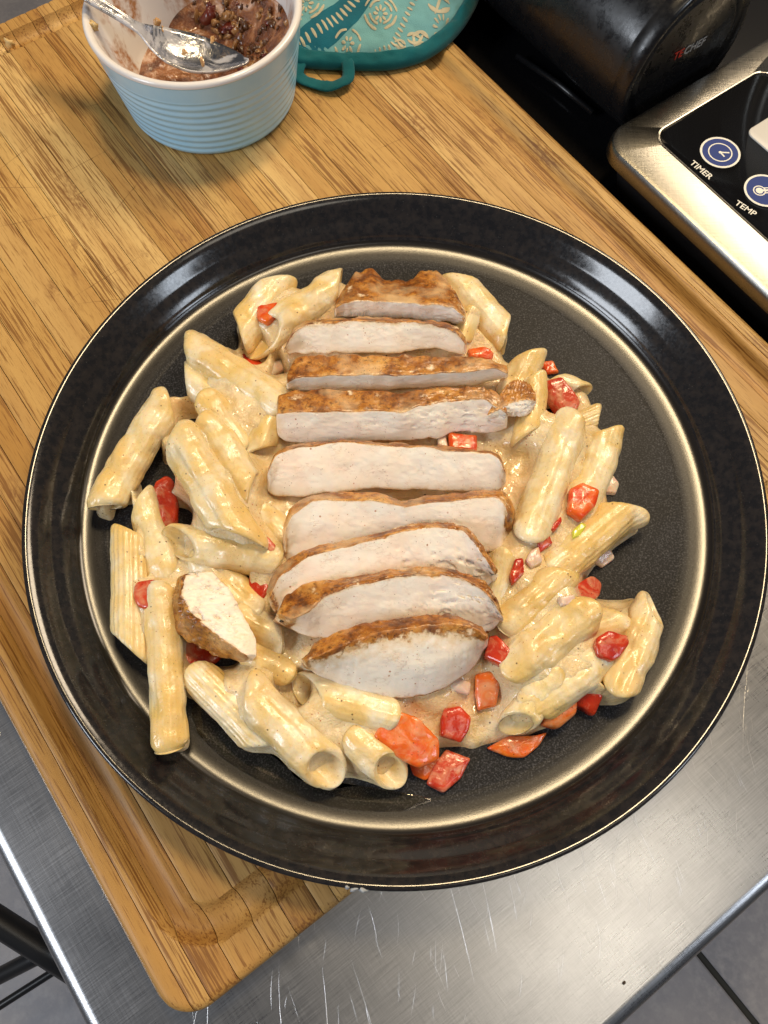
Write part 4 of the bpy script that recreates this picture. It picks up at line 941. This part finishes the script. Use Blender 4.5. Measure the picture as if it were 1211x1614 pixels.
# ------------------------------------------------------------------ chicken slices
def chicken(st, zf, zm, zk, label, name='chicken_slice', seed=0, ends=(0, 0), rough=(1, 1), botbrown=.25, group='sliced chicken breast pieces', crust_w=.06, nL=150, face_curve=.08, tipx=.10):
    st = np.array(st, float); n = len(st)
    zs = lambda z, t: np.interp(t, np.linspace(0, 1, len(z)), z) if hasattr(z, '__len__') else np.full(len(t), z)
    d = np.r_[0, np.cumsum(np.hypot(*np.diff((st[:, 2:4]+st[:, 4:6])/2, axis=0).T))]; d /= d[-1]
    t = np.linspace(0, 1, nL); q = np.stack([np.interp(t, d, st[:, k]) for k in range(6)], 1)
    for _ in range(5): q[1:-1] = (q[:-2]+2*q[1:-1]+q[2:])/4
    rg = np.random.RandomState(seed)
    jit = fbm(np.c_[t*26, np.zeros((nL, 2))], seed+40, 3)*2.4
    q[:, 1] += jit*.8; q[:, 3] += fbm(np.c_[t*20, np.zeros((nL, 2))], seed+50, 2)*.9; q[:, 5] += fbm(np.c_[t*24, np.zeros((nL, 2))], seed+60, 2)*1.0
    ZF, ZM, ZK = zs(zf, t)+.25, zs(zm, t)+.25, zs(zk, t)+.25
    K_ = np.array([P(a, b, z) for a, b, z in zip(q[:, 0], q[:, 1], ZK)]); M_ = np.array([P(a, b, z) for a, b, z in zip(q[:, 2], q[:, 3], ZM)]); Fp = np.array([P(a, b, z) for a, b, z in zip(q[:, 4], q[:, 5], ZF)])
    B_ = Fp+(K_-M_)*.9; B_[:, 2] = np.minimum(B_[:, 2], np.minimum(ZF, ZK)-.25)
    nf, nk, nb, nu = 34, 20, 14, 12
    def side(a, b, m): s_ = (np.arange(m)/m)[None, :, None]; return a[:, None]*(1-s_)+b[:, None]*s_
    R_ = np.concatenate([side(Fp, M_, nf), side(M_, K_, nk), side(K_, B_, nb), side(B_, Fp, nu)], 1); m = R_.shape[1]
    nrm = np.cross(M_-Fp, np.gradient(M_, axis=0)); nrm /= np.linalg.norm(nrm, axis=1)[:, None]+1e-9
    if (nrm @ np.array([0, -.4, 1])).mean() < 0: nrm = -nrm
    s_ = np.arange(nf)/nf; R_[:, :nf] += nrm[:, None]*(np.sin(np.pi*s_)*face_curve)[None, :, None]
    for _ in range(3): R_ = (np.roll(R_, 1, 1)+2*R_+np.roll(R_, -1, 1))/4
    idx = np.arange(m); inside = (idx >= nf-1) & (idx <= nf+nk)
    fl_ = np.linalg.norm(M_-Fp, axis=1)
    ds = np.where(idx[None, :] < nf, (nf-idx)[None, :]/nf*fl_[:, None], 0)
    br = np.where(idx[None, :] < nf, np.exp(-(ds/crust_w/1.6)**1.2)*1.0, np.where(idx[None, :] < nf+nk+1, 1.0, .25))
    df = np.where(idx[None, :] < nf, idx[None, :]/nf*fl_[:, None], 0)
    br = np.maximum(br, np.where(idx[None, :] < nf, botbrown*np.exp(-(df/.10)**1.5), 0)); br = np.where(idx[None, :] >= nf+nk+nb-2, max(botbrown, .3)*2, br)
    Lc = np.linalg.norm(M_[-1]-M_[0]); e0 = np.exp(-((t*Lc)/.16)**1.5)*ends[0]; e1_ = np.exp(-(((1-t)*Lc)/.16)**1.5)*ends[1]
    br = np.clip(np.maximum(br, np.maximum(e0, e1_)[:, None]), 0, 1)
    # rounded ends
    cen = R_.mean(1); ax0 = cen[0]-cen[3]; ax0 /= np.linalg.norm(ax0); ax1 = cen[-1]-cen[-4]; ax1 /= np.linalg.norm(ax1)
    capA, capB, brA, brB = [], [], [], []
    for a in np.linspace(0, 1, 8)[1:]:
        sc_ = math.sqrt(max(1-a*a, .0004)); capA.insert(0, cen[0]+(R_[0]-cen[0])*sc_+ax0*tipx*a); capB.append(cen[-1]+(R_[-1]-cen[-1])*sc_+ax1*tipx*a)
        brA.insert(0, np.maximum(br[0]*sc_, ends[0]*.8)); brB.append(np.maximum(br[-1]*sc_, ends[1]*.8))
    R_ = np.concatenate([np.array(capA), R_, np.array(capB)]); br = np.concatenate([np.array(brA), br, np.array(brB)]); tt_ = np.r_[np.zeros(7), t, np.ones(7)]
    V = R_.reshape(-1, 3); cc = np.repeat(R_.mean(1)[:, None], m, 1).reshape(-1, 3); out_ = V-cc; out_ /= np.linalg.norm(out_, axis=1)[:, None]+1e-6
    rw = np.repeat(rough[0]+(rough[1]-rough[0])*tt_**3, m)
    dsp = .045*fbm(V*1.1+seed, seed, 2)+.013*rw*fbm(V*np.array([4.0, 8.5, 7.0])+seed, seed+7, 4)+.005*rw*fbm(V*14+seed, seed+9, 2)
    tear = np.clip(fbm(V*np.array([3.2, 7, 6])+seed*2, seed+11, 3)-.42, 0, 1)*-.34*(rw > 1.15)*(rw-1)
    V = V+out_*(dsp+tear)[:, None]
    NR = R_.shape[0]; F = grid_faces(NR, m); br = br.ravel()
    bn = br+.30*fbm(V*3.1, seed+15, 3)
    # vertex normals of the whole slice, kept when crust and meat are separated
    fn = np.cross(V[F[:, 1]]-V[F[:, 0]], V[F[:, 3]]-V[F[:, 0]]); vn = np.zeros_like(V)
    for k in range(4): np.add.at(vn, F[:, k], fn)
    vn /= np.linalg.norm(vn, axis=1)[:, None]+1e-12
    c_all = V.mean(0)
    if ((V-c_all)*vn).sum(1).mean() < 0: F = F[:, ::-1]; vn = -vn
    fb = bn[F].mean(1) > .5
    rt = root(name, (c_all[0], c_all[1], V[:, 2].min()), label, 'chicken', group)
    caps = [list(range(m)), list(range((NR-1)*m, NR*m))]
    for nm, sel in (('white_meat', ~fb), ('seasoned_crust', fb)):
        FF = F[sel]; us, iv = np.unique(FF, return_inverse=True); FF = iv.reshape(-1, 4)
        if len(FF) == 0: continue
        make(nm, V[us], FF, CHICK, rt, attr={'brown': br[us]}, normals=vn[us])
def S(rows):                                             # rows: x, y_back, y_mid, y_front
    return [(x_, b_, x_, m_, x_, f_) for x_, b_, m_, f_ in rows]
chicken(S([(530, 476, 484, 500), (545, 448, 477, 501), (560, 426, 474, 501), (588, 420, 474, 501), (604, 438, 475, 501), (650, 440, 477, 503), (662, 424, 478, 505), (692, 426, 480, 507), (714, 452, 484, 510), (732, 484, 497, 512)]), 2.25, 3.2, [2.4, 2.2, 2.2, 2.6], 'shortest chicken slice, furthest from the viewer, with a browned knobbly top', seed=1, ends=(.3, .6), rough=(1, 1.4), crust_w=.03)
chicken(S([(450, 544, 548, 557), (462, 518, 523, 558), (480, 507, 513, 560), (520, 501, 507, 558), (560, 500, 505, 557), (600, 500, 504, 557), (630, 501, 506, 559), (650, 503, 507, 552), (680, 505, 509, 549), (705, 508, 514, 555), (722, 514, 524, 558), (733, 530, 540, 557)]), 2.35, 3.25, 2.7, 'second chicken slice from the back, almost all white with a thin brown edge', seed=2, ends=(.5, .2), botbrown=.45)
chicken(S([(454, 588, 604, 616), (466, 562, 595, 617), (520, 558, 592, 616), (580, 560, 591, 615), (640, 560, 592, 613), (700, 561, 588, 610), (745, 562, 586, 606), (780, 566, 580, 600), (798, 574, 588, 596)]), 2.3, 3.35, 3.2, 'third chicken slice from the back, with a wide browned top and narrow shaded face', seed=3, ends=(.1, .1), crust_w=.02)
chicken(S([(440, 622, 650, 690), (450, 616, 651, 697), (480, 613, 649, 699), (540, 611, 648, 699), (600, 612, 646, 698), (632, 617, 651, 697), (660, 611, 640, 695), (690, 610, 633, 693), (715, 609, 630, 682), (740, 607, 628, 679), (765, 607, 628, 684), (780, 612, 640, 683), (797, 635, 650, 674)]), 2.35, 3.45, 3.3, 'fourth chicken slice from the back, browned on top above a tall white face', seed=4, ends=(.2, 0), rough=(1, 2.0), crust_w=.02)
chicken([(800, 606, 768, 655, 775, 660), (806, 600, 785, 645, 792, 657), (815, 598, 803, 636, 812, 657), (828, 598, 822, 630, 826, 657), (838, 606, 836, 630, 838, 650), (842, 618, 842, 632, 842, 640)], 2.9, 3.4, 3.2, 'small torn chicken end piece with a browned top, right of the fourth slice', seed=5, nL=70, crust_w=.02, rough=(1.3, 1.3))
chicken(S([(424, 735, 738, 774), (434, 710, 714, 783), (470, 700, 704, 783), (540, 692, 696, 777), (600, 696, 700, 771), (660, 700, 704, 773), (720, 704, 708, 774), (770, 709, 713, 776), (788, 716, 722, 775), (795, 735, 740, 765)]), 2.35, 3.35, 2.75, 'fifth chicken slice from the back, a long plain white bar with almost no crust', seed=6, ends=(.05, .5), botbrown=.5, crust_w=.03)
chicken([(447, 830, 449, 838, 449, 884), (456, 800, 459, 810, 455, 886), (490, 780, 492, 790, 490, 880), (540, 775, 541, 786, 540, 870), (600, 778, 600, 789, 600, 862), (640, 789, 640, 799, 640, 858), (680, 779, 680, 790, 690, 862), (740, 774, 740, 784, 745, 870), (785, 770, 783, 781, 785, 872), (806, 778, 796, 792, 792, 866), (811, 800, 803, 815, 801, 845)], 2.2, 3.4, 2.95, 'sixth chicken slice from the back, with a wavy browned edge and brown right end', seed=7, ends=(.6, .8), crust_w=.03)
chicken([(420, 930, 426, 938, 436, 968), (430, 897, 439, 908, 442, 976), (480, 864, 484, 876, 490, 975), (540, 848, 542, 859, 548, 960), (600, 837, 601, 846, 610, 945), (640, 826, 641, 834, 650, 935), (690, 821, 690, 828, 700, 930), (732, 826, 730, 833, 738, 940), (756, 846, 750, 853, 755, 940), (770, 872, 764, 876, 768, 935), (783, 895, 777, 900, 778, 920)], 2.3, 3.65, 3.2, 'seventh chicken slice from the back, torn into flakes at its right end', seed=8, ends=(.7, .1), rough=(1, 2.4), crust_w=.03, botbrown=.85)
chicken([(437, 965, 462, 975, 452, 988), (448, 935, 488, 962, 480, 1004), (480, 918, 512, 938, 520, 1008), (540, 907, 552, 923, 560, 1002), (600, 900, 602, 911, 610, 1000), (650, 893, 650, 904, 655, 1000), (700, 893, 700, 904, 705, 1000), (742, 903, 738, 914, 742, 1002), (770, 920, 763, 930, 766, 1000), (786, 945, 780, 950, 784, 990), (792, 965, 790, 968, 790, 980)], 2.45, 3.9, 3.45, 'eighth chicken slice from the back, with a thick browned left end', seed=9, ends=(.9, .1), rough=(1, 2.4), crust_w=.05, botbrown=.85)
chicken([(478, 1036, 484, 1040, 482, 1047), (496, 1012, 512, 1030, 500, 1066), (530, 994, 548, 1013, 532, 1082), (570, 982, 585, 1000, 575, 1096), (620, 971, 626, 992, 620, 1103), (670, 967, 672, 986, 668, 1100), (710, 967, 712, 982, 705, 1086), (742, 974, 740, 986, 736, 1064), (760, 985, 757, 994, 754, 1042), (768, 998, 767, 1002, 765, 1022)], 2.2, 4.0, 3.6, 'ninth and nearest chicken slice, a leaf shaped breast end with a golden upper edge', seed=10, ends=(.8, .3), crust_w=.28, botbrown=1.0, face_curve=.22)
chicken([(278, 912, 290, 908, 340, 903), (270, 950, 281, 936, 362, 928), (272, 998, 298, 966, 378, 955), (308, 1020, 326, 992, 393, 982), (345, 1037, 358, 1015, 405, 1008), (378, 1044, 386, 1034, 406, 1032)], [2.9, 2.7, 2.7], [3.3, 3.3, 3.0], [2.3, 2.0, 2.2], 'loose chicken wedge lying apart on the left pile, frayed at its upper end', seed=11, nL=100, crust_w=.05, ends=(0, .1), rough=(1.8, .8), botbrown=.1)

# pepper specks and crumbs on the steel table
prt = [blob(P(x_, y_, -1.97), s_, int(x_), 5) for x_, y_, s_ in ((984, 1549, .07), (955, 1555, .05), (250, 1270, .03))]
V, F = join(prt[:1]); tag(make('food_crumb', V, F, plain('dark_crumb', (.05, .03, .02), .6)), 'tiny dark crumb on the steel table near its lower right edge', 'crumb', 'stray crumbs')

for r_ in ROOTS:
    if '_o' in r_: del r_['_o']
    if '_l' in r_: del r_['_l']
for o in bpy.data.objects:
    if '_o' in o: del o['_o']
